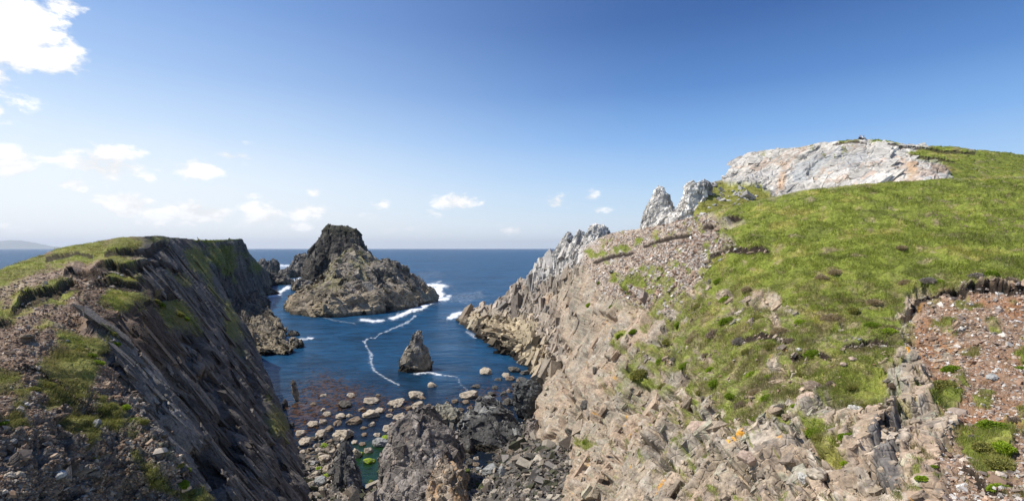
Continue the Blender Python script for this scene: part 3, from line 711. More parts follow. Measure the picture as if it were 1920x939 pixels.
    for (pts, h, L, j) in [([(1318, 425), (1350, 416), (1392, 408)], 8, 14, 2), ([(1330, 478), (1360, 466), (1445, 470)], 9, 18, 3), ([(1705, 580), (1718, 556), (1770, 548), (1850, 543), (1890, 550), (1960, 548), (2100, 560)], 12, 34, 5),
                           ([(1205, 462), (1250, 448), (1300, 440)], 5, 12, 2), ([(1580, 645), (1640, 638), (1680, 650)], 9, 16, 4), ([(1480, 668), (1530, 660), (1560, 670)], 6, 14, 3), ([(1810, 880), (1850, 915), (1895, 930)], 14, 30, 3),
                           ([(1380, 640), (1440, 630), (1480, 640)], 6, 14, 3), ([(1110, 492), (1150, 480), (1190, 474)], 5, 10, 2)]:
        fc, dy, am = ledge(p, pts, h, L, jit=j); fcs = p.blur(fc.astype(float), 2); p.earth = p.earth*(fcs < .08); sc_ = sc_*(fcs < .08)
        col = mix(col, PEAT, np.clip(fcs*1.6, 0, 1)); p.turf = p.turf*(1-fc*.8)
    p.up = ut; p.tipm = tipm; p.so = so_; p.sc = sc_; p.pt = pt
    p.stone = np.maximum(so_*.05, sc_)*(1-p.turf)*(1-tipm)
    p.col = col
    p.dscale = np.clip(p.d/42, .4, 2.6)
    rk = (m > .8)*(1-p.turf)*(1-tipm)*(p.edge > 4)*(py < 1000)*(px < 2000)
    p.blocks = [blocks(p, rk**3, 420, BR, .35, 1.35, 291, aspect=(1.7, 1.25, .45), tilt=.05, proud=.022, spin=.6), blocks(p, rk**2, 2600, BR, .10, .5, 292, aspect=(1.6, 1.0, .55), tilt=.15, proud=.07, spin=.6),
                blocks(p, tipm*(p.edge > 2)*m, 700, BF, .5, 1.7, 293, aspect=(2.2, 1.0, .6), tilt=.18, proud=.16), blocks(p, tipm*(p.edge > 1)*m, 3000, BF, .15, .5, 294, aspect=(2.0, 1.0, .6), tilt=.3, proud=.2),
                blocks(p, lt*(1-p.turf)*(1-tipm)+1e-9, 1200, BR, .1, .5, 295, aspect=(1.6, 1, .55), tilt=.3, proud=.2)]
hillside = patch('hillside', HR_POLY, hr_tps, 1.4, hr_shade, M_HILL)

# ---- white crag hill behind
CR_POLY = [(1290, 440), (1300, 400), (1312, 362), (1330, 344), (1352, 337), (1364, 318), (1376, 305), (1384, 297), (1400, 286), (1430, 281), (1500, 275), (1540, 266), (1615, 261), (1650, 263), (1700, 271), (1750, 275), (1830, 280), (1920, 290), (2300, 316), (2300, 440)]
cr_tps = TPS([(1290, 440, 92), (1312, 362, 97), (1352, 337, 108), (1376, 305, 113), (1400, 286, 114), (1500, 275, 108), (1615, 261, 101), (1750, 275, 99), (1920, 290, 100), (2300, 316, 100), (1375, 345, 103), (1400, 380, 92), (1440, 350, 100),
              (1500, 365, 94), (1600, 350, 88), (1740, 335, 82), (1500, 320, 101), (1620, 300, 95), (1700, 300, 91), (1800, 310, 88), (1920, 340, 80), (2300, 380, 75), (1350, 400, 89), (1600, 440, 80), (1920, 440, 72), (2300, 440, 70)])
BC = basis((.75, .2, .62), (.6, -.6, -.5))
def cr_shade(p):
    P, px, py = p.P, p.px, p.py
    S2 = np.stack([px, py, px*0], -1); nz = fbm(S2*.025, 4, 305); nf = fbm(S2*.08, 3, 306)
    grass = np.maximum.reduce([sdf(q, px, py) for q in ([(1695, 285), (1760, 274), (1830, 277), (2400, 300), (2400, 460), (1700, 460), (1780, 330), (1770, 315), (1735, 300)],
                                                        [(1285, 450), (1298, 395), (1312, 355), (1350, 338), (1375, 345), (1425, 345), (1445, 362), (1440, 400)])])
    tm = sstep(-5, 5, grass+10*nz+4*nf)
    brow = sstep(6.5, 4.0, p.edge+2.0*nz)*(py < 310)*sstep(1470, 1500, px+30*nz)*sstep(.0, .25, nz+.22)
    ledg = sstep(.45, .6, nf+.5*nz)*.6*(py < 300)
    p.turf = np.clip(np.maximum.reduce([tm, brow, ledg]), 0, 1)
    Q = stretch(P, BC, (12, 4.5, 3.6)); Q = Q+.12*np.stack([perlin(Q, 311), perlin(Q, 312), perlin(Q, 313)], -1)
    f1, r1, e1 = facets(Q, 321); f2, r2, e2 = facets(Q*2.4, 322); f3, r3, e3 = facets(Q*6, 323)
    sw, sr = saw(P, BC[1], 3.0, 326)
    h = f1*.75+f2*.3+f3*.10-.25*(e1 < .025)+.16*sw+.8*fbm(P*.08, 3, 324)
    h = p.blur(h, 1)*(1-tm)*(.25+.75*sstep(0, 14, p.edge))+.3*fbm(P*.3, 4, 325)*tm
    p.V = P+p.N*h[:, None]
    b1 = fbm(P*.12, 4, 331); b2 = fbm(P*.6, 4, 332)
    col = mix((.48, .445, .385), (.35, .34, .32), sstep(-.2, .5, b1+.5*(r1-.5)+.3*(r2-.5)))
    col = mix(col, (.56, .52, .46), sstep(.7, .9, r2)*.6)
    v = np.abs(perlin(P*.13+.15*np.stack([b2, b2, b2], -1), 341)); v2 = np.abs(perlin(P*.1, 342))
    col = mix(col, (.50, .31, .19), np.maximum(sstep(.035, .01, v), sstep(.03, .008, v2))*.4)
    st = sdf([(1460, 300), (1478, 300), (1470, 362), (1455, 362)], px, py); col = mix(col, (.50, .35, .23), sstep(-3, 5, st+5*nz)*.8)
    st = sdf([(1700, 305), (1716, 302), (1724, 330), (1704, 335)], px, py); col = mix(col, (.48, .31, .17), sstep(-3, 5, st+5*nz)*.7)
    gp = sdf([(1483, 318), (1495, 300), (1560, 297), (1545, 312), (1510, 340), (1490, 345)], px, py); col = mix(col, (.36, .37, .36), sstep(-3, 3, gp+4*nz)*.75)
    col = mix(col, (.20, .19, .18), sstep(.35, .6, -b2+.3*b1)*.45)
    tc = turf_colour(P, 351, sc=2.5, dry=.12)
    tc = mix(tc, YGREEN*.9, sstep(1480, 1400, px)*.5)
    col = mix(col, tc*.8, p.turf)
    ern = sdf([(1745, 300), (1768, 305), (1790, 318), (1780, 330), (1745, 322)], px, py); col = mix(col, SOIL*.9, sstep(-4, 4, ern+8*nz)*.8)
    p.stone = sstep(.1, .3, nz)*(px < 1460)*tm*.5
    p.col = col; p.tm = tm; p.blocks = [blocks(p, (1-p.turf)*(p.edge > 2), 200, BC, .6, 2.6, 361, aspect=(2.8, 1.4, .35), tilt=.04, proud=.03, tone=.1), blocks(p, (1-p.turf)*(p.edge > 1), 400, BC, .2, .6, 362, aspect=(1.8, 1, .6), tilt=.2, proud=.09, tone=.15)]
    for (pts, hh, L, j) in [([(1560, 270), (1600, 266), (1625, 268)], 3, 5, 1), ([(1640, 272), (1700, 276), (1770, 284), (1830, 288)], 4, 8, 1.5), ([(1705, 292), (1760, 300), (1790, 304)], 4, 8, 2)]:
        fc, dy, am = ledge(p, pts, hh, L, jit=j); p.col = mix(p.col, PEAT*1.4, fc*.8)
crag = patch('hill', CR_POLY, cr_tps, 1.0, cr_shade, M_FAR, smooth=False)
# ------------------------------------------------------------------ sea
def build_sea():
    gx = np.concatenate([np.arange(-3000, -300, 60), np.arange(-300, 400, 12), np.arange(400, 1100, 2.0), np.arange(1100, 2300, 30), np.arange(2300, 5000, 60)])
    gy = np.concatenate([[466.35, 466.5, 466.8, 467.2, 467.7], np.arange(468.4, 500, .9), np.arange(500, 960, 1.8), np.arange(960, 1200, 12), [1400, 2000]])
    PX, PY = np.meshgrid(gx, gy); px, py = PX.ravel(), PY.ravel()
    d = sea_d(py); P = W(px, py, d); P[:, 2] = 0
    S2 = np.stack([px, py, px*0], -1)
    n1 = fbm(S2*.05, 4, 401); n2 = fbm(S2*np.array((.05, .16, 1)), 4, 402)
    foam = np.zeros(len(px)); n3 = fbm(S2*np.array((.16, .3, 1)), 3, 403)
    def line(pts, w, a, asp=2.2):
        q = [(x, y*asp) for x, y in pts]
        ld = line_dist(q, px+5*n1+3*n3, (py+1.6*n1+1.2*n3)*asp)
        return np.maximum(a*np.exp(-(ld/(w*.8))**2), .34*a*np.exp(-(ld/(w*2.6))**2))
    for pts, w, a in [([(780, 592), (757, 607), (730, 619), (702, 631), (683, 640), (687, 652), (696, 665), (694, 680), (700, 694), (722, 708), (748, 722)], 4.2, .56),
                      ([(696, 665), (694, 680), (700, 694)], 8, .5), ([(676, 599), (700, 602), (716, 601)], 9, .85), ([(735, 596), (765, 586), (790, 575), (812, 566), (836, 560)], 10, .95), ([(790, 537), (812, 534), (830, 536)], 11, 1.0), ([(806, 545), (826, 556)], 10, 1.0),
                      ([(780, 701), (800, 697), (822, 702)], 7, .75), ([(822, 702), (852, 706)], 5, .5), ([(855, 706), (863, 720), (878, 732)], 4, .42), ([(843, 596), (858, 589), (876, 584)], 10, .95), ([(876, 622), (890, 632)], 8, .5),
                      ([(506, 556), (522, 553)], 8, .9), ([(524, 547), (540, 538)], 8, .9), ([(545, 530), (562, 522)], 8, .8), ([(500, 571), (512, 566)], 7, .7), ([(524, 497), (545, 499)], 9, .7), ([(540, 640), (560, 636), (582, 633)], 7, .75), ([(560, 578), (590, 584)], 6, .5), ([(575, 585), (625, 600), (665, 607)], 5, .4)]:
        foam = np.maximum(foam, line(pts, w, a))
    for poly, a in [([(790, 533), (832, 531), (833, 546), (848, 556), (812, 570), (770, 585), (800, 560), (812, 548)], 1.0), ([(838, 598), (858, 586), (878, 582), (862, 598)], .8),
                    ([(830, 545), (900, 540), (930, 556), (880, 575), (840, 570)], .30), ([(770, 505), (820, 500), (850, 525), (790, 530)], .26), ([(500, 495), (560, 495), (560, 510), (520, 512)], .45)]:
        foam = np.maximum(foam, a*sstep(-4, 9, sdf(poly, px, py)+9*n2))
    open_ = sstep(560, 500, py)
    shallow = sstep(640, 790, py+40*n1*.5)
    kelp = sstep(-50, 30, sdf([(505, 770), (560, 730), (600, 690), (660, 712), (720, 742), (770, 752), (770, 772), (690, 765), (640, 775), (600, 800), (560, 815)], px, py))
    kelp = np.maximum(kelp, .8*sstep(-25, 15, sdf([(840, 745), (900, 722), (1000, 715), (1000, 750), (900, 760)], px, py)))
    green = sstep(-12, 12, sdf([(660, 830), (720, 820), (740, 870), (712, 900), (690, 920), (660, 880)], px, py))
    m, n, out = nt_new('sea_water')
    geo = node(n, 'ShaderNodeNewGeometry'); pos = geo.outputs['Position']
    def A(nm): return node(n, 'ShaderNodeAttribute', attribute_name=nm).outputs['Fac']
    mp = node(n, 'ShaderNodeMapping', {'Vector': pos, 'Scale': (.55, 1.0, 1), 'Rotation': (0, 0, R(-18))})
    w1 = node(n, 'ShaderNodeTexNoise', {'Vector': mp.outputs[0], 'Scale': .06, 'Detail': 3., 'Roughness': .55, 'Distortion': .4})
    w2 = node(n, 'ShaderNodeTexNoise', {'Vector': mp.outputs[0], 'Scale': .42, 'Detail': 5., 'Roughness': .6, 'Distortion': .6})
    w3 = node(n, 'ShaderNodeTexNoise', {'Vector': mp.outputs[0], 'Scale': .012, 'Detail': 4., 'Roughness': .6, 'Distortion': .3})
    def Mt(op, a, b): return node(n, 'ShaderNodeMath', {0: a, 1: b}, operation=op).outputs[0]
    calm = A('calm')
    hgt = Mt('ADD', Mt('MULTIPLY', w1.outputs[0], 3.2), Mt('ADD', Mt('MULTIPLY', w2.outputs[0], .9), Mt('MULTIPLY', w3.outputs[0], 6.)))
    bp = node(n, 'ShaderNodeBump', {'Height': hgt, 'Strength': calm, 'Distance': 1.0})
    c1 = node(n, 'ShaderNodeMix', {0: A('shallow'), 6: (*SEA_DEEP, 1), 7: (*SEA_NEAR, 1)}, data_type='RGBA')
    big = node(n, 'ShaderNodeMapRange', {'Value': w3.outputs[0], 'From Min': .35, 'From Max': .65, 'To Min': .8, 'To Max': 1.2})
    rip = node(n, 'ShaderNodeTexNoise', {'Vector': mp.outputs[0], 'Scale': .11, 'Detail': 7., 'Roughness': .72, 'Distortion': .5})
    rv = node(n, 'ShaderNodeMapRange', {'Value': rip.outputs[0], 'From Min': .35, 'From Max': .65, 'To Min': .55, 'To Max': 1.5})
    big = node(n, 'ShaderNodeMath', {0: big.outputs[0], 1: rv.outputs[0]}, operation='MULTIPLY')  # light and dark of the wave slopes put into the water colour
    c1v = node(n, 'ShaderNodeVectorMath', {0: c1.outputs[2], 1: big.outputs[0]}, operation='MULTIPLY')
    kn = node(n, 'ShaderNodeTexNoise', {'Vector': pos, 'Scale': .9, 'Detail': 5., 'Roughness': .65})
    ks = node(n, 'ShaderNodeMapRange', {'Value': Mt('ADD', Mt('MULTIPLY', A('kelp'), .22), kn.outputs[0]), 'From Min': .66, 'From Max': .76})
    c2 = node(n, 'ShaderNodeMix', {0: Mt('MULTIPLY', ks.outputs[0], A('kelp')), 6: c1v.outputs[0], 7: (.075, .042, .022, 1)}, data_type='RGBA')
    gr = node(n, 'ShaderNodeMapRange', {'Value': Mt('ADD', Mt('MULTIPLY', A('green'), .35), kn.outputs[0]), 'From Min': .55, 'From Max': .9})
    c3 = node(n, 'ShaderNodeMix', {0: Mt('MULTIPLY', gr.outputs[0], A('green')), 6: c2.outputs[2], 7: (.010, .032, .009, 1)}, data_type='RGBA')
    wd_ = node(n, 'ShaderNodeBsdfDiffuse', {'Color': c3.outputs[2], 'Normal': bp.outputs[0]})
    wg = node(n, 'ShaderNodeBsdfGlossy', {'Color': (.75, .85, 1, 1), 'Roughness': .18, 'Normal': bp.outputs[0]})
    lw = node(n, 'ShaderNodeFresnel', {'IOR': 1.33, 'Normal': bp.outputs[0]})
    wf = node(n, 'ShaderNodeMapRange', {'Value': lw.outputs[0], 'From Min': .02, 'From Max': .7, 'To Min': .05, 'To Max': .30})
    wat = node(n, 'ShaderNodeMixShader', {0: wf.outputs[0], 1: wd_.outputs[0], 2: wg.outputs[0]})
    fn = node(n, 'ShaderNodeTexNoise', {'Vector': mp.outputs[0], 'Scale': 1.3, 'Detail': 8., 'Roughness': .75, 'Distortion': 1.0})
    cap = node(n, 'ShaderNodeTexNoise', {'Vector': mp.outputs[0], 'Scale': .075, 'Detail': 6., 'Roughness': .66})
    ff = node(n, 'ShaderNodeMapRange', {'Value': Mt('ADD', A('foam'), Mt('MULTIPLY', Mt('SUBTRACT', fn.outputs[0], .5), 2.2)), 'From Min': .34, 'From Max': .86})
    ff2 = Mt('MULTIPLY', ff.outputs[0], node(n, 'ShaderNodeMapRange', {'Value': A('foam'), 'From Min': .08, 'From Max': .3}).outputs[0])
    cp = node(n, 'ShaderNodeMapRange', {'Value': cap.outputs[0], 'From Min': .715, 'From Max': .78, 'To Max': .55})
    ft = Mt('MAXIMUM', Mt('MULTIPLY', ff2, .86), Mt('MULTIPLY', cp.outputs[0], A('open')))
    fo = node(n, 'ShaderNodeBsdfDiffuse', {'Color': (.85, .87, .88, 1)})
    mx = node(n, 'ShaderNodeMixShader', {0: ft, 1: wat.outputs[0], 2: fo.outputs[0]})
    n.links.new(mx.outputs[0], out.inputs[0])
    a = np.arange(len(px)).reshape(PX.shape)
    Fq = np.stack([a[1:, :-1], a[1:, 1:], a[:-1, 1:], a[:-1, :-1]], -1).reshape(-1, 4)
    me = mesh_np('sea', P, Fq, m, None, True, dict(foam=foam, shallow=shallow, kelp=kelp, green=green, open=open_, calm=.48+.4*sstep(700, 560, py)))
    tag(link('sea', me), kind='structure')
    return px, py, kelp
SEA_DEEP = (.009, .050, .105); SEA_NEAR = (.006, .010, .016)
sea_px, sea_py, sea_kelp = build_sea()

# ------------------------------------------------------------------ sea stacks and standing rocks
def stack_shade(B, cell, amp, seed, moss=None, nb=.35, **kw):
    def f(p):
        craggy(p, B, cell, amp, seed, edge=p.taper, **kw)
        if moss: moss(p)
        p.dscale = .35+.65*p.taper; p.blocks = p.mkblocks(nb)
    return f
def back_moss(p):
    z = p.P[:, 2]; nrm = p.N[:, 2]
    m = sstep(36, 45, z+5*p.b[0])*sstep(.2, .6, nrm+.4*p.b[1]+.25)
    p.col = mix(p.col, turf_colour(p.P, 501, sc=5)*.45, m*.14)
    st = sstep(.35, .6, perlin(p.P*np.array((.14, .14, .02)), 502)+.2*p.b[1]); p.col = mix(p.col, (.15, .13, .105), st*.6)
o, _ = loft('sea_stack', [(424, 618, 642), (427, 613, 652), (431, 610, 671), (439, 609, 676), (447, 602, 680), (455, 597, 684), (469, 586, 691), (481, 583, 697), (500, 578, 702), (520, 573, 705), (541, 569, 708)], M_STACK,
            stack_shade(basis((.12, 0, -1), (1, 0, 0)), 9, .42, 510, moss=back_moss, dark=(.034, .031, .027), mid=(.088, .079, .066), ochre=(.12, .10, .07), stretchs=(4.0, 1, 1), nb=.6), nz=130, nt=240, dc=(410, 400), front=.8, back=.8, power=2.6)
tag(o, 'tall dark flat-topped sea stack with sheer ribbed sides behind the pyramid-shaped islet', 'sea stack')
def pyr_moss(p):
    x, z = p.P[:, 0], p.P[:, 2]
    m = sstep(.15, .55, p.b[1]+.5*p.b[0])*sstep(10, 18, z+4*p.b[0])*sstep(-55, -80, x)*sstep(34, 28, z)
    m = np.maximum(m, sstep(6, 13, z+3*p.b[0])*sstep(-72, -86, x-.0*z)*sstep(.05, .4, p.b[1]+.2)*.9)
    p.col = mix(p.col, mix((.16, .17, .035), (.28, .24, .13), sstep(-.3, .4, p.b[1])), m*.85)
    p.col = mix(p.col, (.36, .30, .22), sstep(.25, .6, -p.b[0]+.5*p.b[1])*.45)
o, _ = loft('rock_islet', [(459, 664, 666), (463, 660, 671), (468, 656, 682), (475, 651, 692), (489, 638, 714), (498, 630, 740), (504, 626, 751), (519, 617, 767), (534, 598, 788), (541, 588, 799), (549, 572, 806), (556, 562, 812), (560, 559, 815)], M_STACK,
            stack_shade(basis((.45, .1, -.9), (.8, .5, 0)), 10, .62, 530, moss=pyr_moss, dark=(.08, .07, .057), mid=(.235, .20, .155), ochre=(.38, .30, .185), wet=3.4, stretchs=(1.8, 1, .8), nb=1.3), nz=170, nt=380, power=1.6, dc=(285, 288), front=[(0, 1.), (.3, 16), (.7, 46), (1, 66)], back=.9)
tag(o, 'big craggy pyramid-shaped rock islet with ochre mossy left flank and white surf at its right', 'islet')
def dark_rock(name, rows, dc, label, cat, seed, cell=2.6, amp=.7, front=.8, back=.8, B=None, dark=(.085, .08, .07), mid=(.21, .185, .155), ochre=(.33, .27, .17), mat=None, nz=70, nt=130, st=(1.8, 1, 1), wet=1.6, sink=2.5, power=2.2, moss=None, och=.6, nb=.35):
    o, p = loft(name, rows, mat or M_STACK, stack_shade(basis((.3, -.1, -.95), (.8, .5, 0)) if B is None else B, cell, amp, seed, moss=moss, nb=nb, dark=dark, mid=mid, ochre=ochre, wet=wet, stretchs=st, och=och), nz=nz, nt=nt, dc=dc, front=front, back=back, sink=sink, power=power)
    tag(o, label, cat); return o
dark_rock('rock_islet', [(475, 565, 572), (480, 556, 582), (490, 551, 588), (498, 546, 592), (506, 540, 597), (515, 536, 600)], 560, 'low brown hump of rock in the sea to the left of the tall stack', 'islet', 550, cell=6, ochre=(.2, .14, .09))
dark_rock('sea_rock', [(523, 562, 566), (527, 555, 575), (533, 551, 590), (538, 549, 598), (544, 547, 600)], 370, 'low dark jagged rock in the channel below the tall stack', 'rock', 552, cell=4)
dark_rock('sea_rock', [(485, 490, 494), (489, 487, 499), (495, 482, 504), (503, 476, 507), (509, 472, 509)], 670, 'far jagged twin-tipped rock beyond the end of the left headland', 'rock', 554, cell=5)
dark_rock('sea_rock', [(485, 511, 514), (490, 508, 519), (497, 505, 524), (505, 503, 525), (511, 503, 525)], 640, 'far pointed dark rock standing off the tip of the left headland', 'rock', 556, cell=5)
dark_rock('sea_rock', [(503, 540, 546), (508, 530, 552), (514, 522, 556), (521, 516, 558)], 530, 'low reef of dark rocks in the far channel left of the brown hump', 'rock', 558, cell=5)
dark_rock('sea_rock', [(512, 500, 508), (518, 488, 525), (526, 480, 545), (533, 478, 548)], 430, 'broken dark rocks at the far end of the left headland foot', 'rock', 560, cell=5, amp=1.0)
dark_rock('sea_rock', [(534, 484, 492), (539, 474, 502), (546, 470, 514), (552, 468, 518)], 335, 'brown broken rock ledge at the headland foot beside white surf', 'rock', 562, cell=4, amp=1.0)
dark_rock('sea_rock', [(620, 545, 549), (624, 541, 556), (629, 538, 560)], 177, 'small brown rock awash just off the left shelf', 'rock', 564, cell=1.6)
dark_rock('sea_rock', [(634, 549, 554), (640, 545, 562), (647, 540, 566), (651, 539, 566)], 156, 'small ochre rock touching the tip of the left shelf', 'rock', 566, cell=1.8)
dark_rock('sea_rock', [(574, 560, 565), (579, 557, 574), (584, 560, 590), (589, 566, 593)], 236, 'low ochre rocks awash below the left corner of the pyramid islet', 'rock', 568, cell=2.2)
dark_rock('pointed_rock', [(620, 783, 786), (625, 778, 791), (632, 773, 793), (645, 768, 794), (655, 761, 800), (665, 756, 802), (676, 750, 804), (688, 749, 807), (696, 750, 808)], 127, 'lone pointed shark-fin rock standing in the cove with foam at its foot', 'sea rock', 570,
          cell=4.0, amp=.2, nb=.10, front=.85, st=(1.6, 1, 1), dark=(.17, .155, .13), mid=(.30, .27, .22), nz=100, nt=180, wet=1.8, B=basis((-.45, .1, -.85), (.8, .5, 0)))
dark_rock('slab_rock', [(713, 546, 551), (718, 545, 555), (728, 546, 556), (740, 550, 558), (750, 554, 559)], 101, 'thin upright sliver of pale rock sticking out of the weedy water', 'rock', 572, cell=.9, amp=.5, front=1.0, mat=M_COVE, dark=(.2, .17, .13), mid=(.4, .34, .26), wet=.5, sink=1)
# rocks standing in the cove
def ribbed(p): p.col = mix(p.col, (.34, .27, .21), sstep(.3, .55, perlin(stretch(p.P, basis((.2, 0, -1), (1, 0, 0)), (2.2, .5, .5)), 581))*.7)
dark_rock('rock_outcrop', [(766, 786, 792), (772, 772, 806), (785, 752, 820), (800, 738, 832), (825, 731, 848), (850, 727, 858), (880, 720, 866), (910, 708, 872), (940, 700, 878), (970, 690, 882)], (66, 58), 'largest dark ribbed outcrop rising from the middle of the cove', 'rock outcrop', 580,
          cell=3.4, amp=.55, front=.7, back=.9, mat=M_COVE, st=(2.6, 1, 1), dark=(.12, .105, .092), mid=(.25, .22, .19), nz=150, nt=260, wet=.3, B=basis((.25, .1, -.95), (.9, .4, 0)), moss=ribbed, och=.2)
dark_rock('rock_outcrop', [(858, 832, 838), (866, 826, 850), (880, 818, 868), (900, 808, 874), (930, 800, 874), (975, 794, 876)], (57, 54), 'orange-stained rusty rock leaning against the largest cove outcrop', 'rock outcrop', 584,
          cell=2.0, amp=.65, mat=M_COVE, dark=(.15, .115, .08), mid=(.34, .275, .205), nz=100, nt=160, wet=.3, st=(1.6, 1, 1), och=.1, moss=lambda p: setattr(p, 'col', mix(p.col, (.42, .21, .06), sstep(.1, .5, p.b[1]+.3*p.b[0])*.4)))
dark_rock('slab_rock', [(828, 645, 648), (840, 638, 653), (856, 632, 659), (880, 625, 668), (905, 621, 674), (940, 617, 682), (975, 612, 690)], (64, 60), 'dark upright wedge-shaped slab in the cove near the shaded cliff', 'rock', 586,
          cell=2.6, amp=.45, mat=M_COVE, dark=(.10, .095, .088), mid=(.19, .175, .155), nz=100, nt=160, wet=.3, st=(2.8, 1, 1), och=.1)
dark_rock('rock_outcrop', [(745, 914, 921), (752, 903, 934), (768, 886, 950), (785, 868, 968), (805, 856, 978), (830, 848, 982), (852, 862, 970), (868, 880, 955)], (83, 77), 'slanting dark slabby outcrop between the ribbed outcrop and the pale cliff', 'rock outcrop', 588,
          cell=4.2, amp=.62, mat=M_COVE, dark=(.085, .082, .076), mid=(.185, .18, .16), nz=130, nt=220, wet=.3, st=(3.2, 1.2, .8), och=.2, B=basis((.6, .1, -.75), (.3, .9, 0)), front=.55)
dark_rock('rock_outcrop', [(762, 822, 834), (768, 815, 852), (778, 812, 872), (788, 818, 880), (796, 826, 880)], 90, 'low pale grey-green rock ridge behind the slanting slabs', 'rock', 590, cell=1.5, mat=M_COVE, dark=(.16, .15, .12), mid=(.30, .28, .22), wet=.4, amp=.6)
dark_rock('boulder', [(716, 985, 1000), (722, 972, 1012), (735, 962, 1018), (755, 962, 1020), (775, 972, 1018), (790, 985, 1016)], 92, 'huge smooth dark rounded boulder lying against the pale cliff foot', 'boulder', 592,
          cell=4, amp=.18, mat=M_COVE, dark=(.075, .078, .075), mid=(.115, .115, .108), wet=.4, st=(1.3, 1, 1), och=.0)
dark_rock('rock_outcrop', [(786, 1000, 1004), (796, 988, 1012), (815, 978, 1016), (840, 972, 1016), (860, 970, 1016)], 78, 'grey-pink angular block below the smooth boulder at the cliff foot', 'rock', 594, cell=2, amp=.5, mat=M_COVE, dark=(.15, .13, .11), mid=(.26, .22, .19), och=.1)

# pale pinnacles on the right-hand skyline
PALE = dict(dark=(.42, .395, .35), mid=(.66, .62, .55), ochre=(.5, .45, .38), wet=-50, mat=M_FAR, sink=4, och=0)
BP = basis((-.35, .1, -.93), (.8, .5, 0))
dark_rock('rock_pinnacle', [(350, 1233, 1240), (354, 1230, 1246), (362, 1226, 1248), (370, 1224, 1254), (378, 1219, 1257), (386, 1214, 1259), (395, 1209, 1266), (410, 1204, 1276), (424, 1200, 1290), (432, 1198, 1300)], 104, 'tallest lone white rock spire standing on the skyline', 'rock pinnacle', 600, cell=2.4, amp=.42, B=BP, st=(3, 1, 1), nz=110, nt=170, front=.7, **PALE)
dark_rock('rock_pinnacle', [(343, 1295, 1309), (347, 1291, 1312), (356, 1286, 1318), (368, 1284, 1322), (378, 1278, 1324), (388, 1268, 1322), (400, 1258, 1330), (412, 1250, 1335)], 96, 'blocky white rock tower of stacked boulders right of the lone spire', 'rock pinnacle', 602, cell=2.2, amp=.6, B=BP, st=(1.2, 1, 1), nz=100, nt=170, front=.7, **PALE)
dark_rock('boulder', [(340, 1316, 1320), (343, 1313, 1330), (350, 1312, 1333), (357, 1316, 1332)], 97, 'dark grey split boulder perched on the skyline beside the blocky tower', 'boulder', 604, cell=1.2, amp=.7, mat=M_FAR, dark=(.14, .135, .13), mid=(.3, .29, .27), wet=-50, sink=1, och=0)
dark_rock('rock_pinnacle', [(421, 1112, 1118), (424, 1104, 1132), (430, 1100, 1138), (442, 1097, 1144), (455, 1094, 1150), (468, 1090, 1150)], 158, 'broad white rock tooth at the top of the pale promontory ridge', 'rock pinnacle', 606, cell=2.6, amp=.6, B=BP, st=(3.2, 1, 1), nz=80, nt=140, front=.6, **PALE)
dark_rock('rock_pinnacle', [(432, 1085, 1088), (438, 1082, 1096), (446, 1078, 1100), (458, 1074, 1102), (475, 1068, 1106)], 168, 'white spire second from the right on the promontory ridge', 'rock pinnacle', 608, cell=2.4, amp=.75, B=BP, st=(3.2, 1, 1), nz=80, nt=130, front=.6, **PALE)
dark_rock('rock_pinnacle', [(436, 1065, 1069), (442, 1061, 1076), (450, 1055, 1080), (462, 1044, 1084), (480, 1036, 1086)], 176, 'lowest white spire at the seaward end of the promontory ridge', 'rock pinnacle', 610, cell=2.6, amp=.8, B=BP, st=(3, 1, 1), nz=80, nt=130, front=.6, **PALE)

# far island on the left horizon
ip = np.array([(-420, 462.5), (-300, 457), (-160, 452), (-60, 453), (0, 452.5), (20, 450.5), (38, 451), (52, 455), (66, 459.5), (90, 462.5), (130, 464.6), (160, 466)])
def isl():
    n = 160; x = np.linspace(-420, 160, n); d = 62000.
    top = (HY+1-np.interp(x, ip[:, 0], ip[:, 1]))/F*d+40*perlin(np.stack([x*.08, x*0, x*0], -1), 3)
    rows = []
    for (k, dz) in ((-1, 0), (-.6, .35), (-.25, .85), (0, 1), (.4, .8), (1, 0)):
        X = (x-CX)/F*d; rows.append(np.stack([X, d+k*4000+600*perlin(np.stack([x*.1, x*0+k, x*0], -1), 5), np.maximum(top, 0)*dz-2], -1))
    G = np.stack(rows); a = np.arange(G.shape[0]*n).reshape(G.shape[0], n)
    Fq = np.stack([a[:-1, :-1], a[:-1, 1:], a[1:, 1:], a[1:, :-1]], -1).reshape(-1, 4)
    me = mesh_np('far_hills', G.reshape(-1, 3), Fq, plain_mat('far_island', (.09, .11, .07), .95, .002, .3))
    tag(link('far_hills', me), kind='structure')
isl()

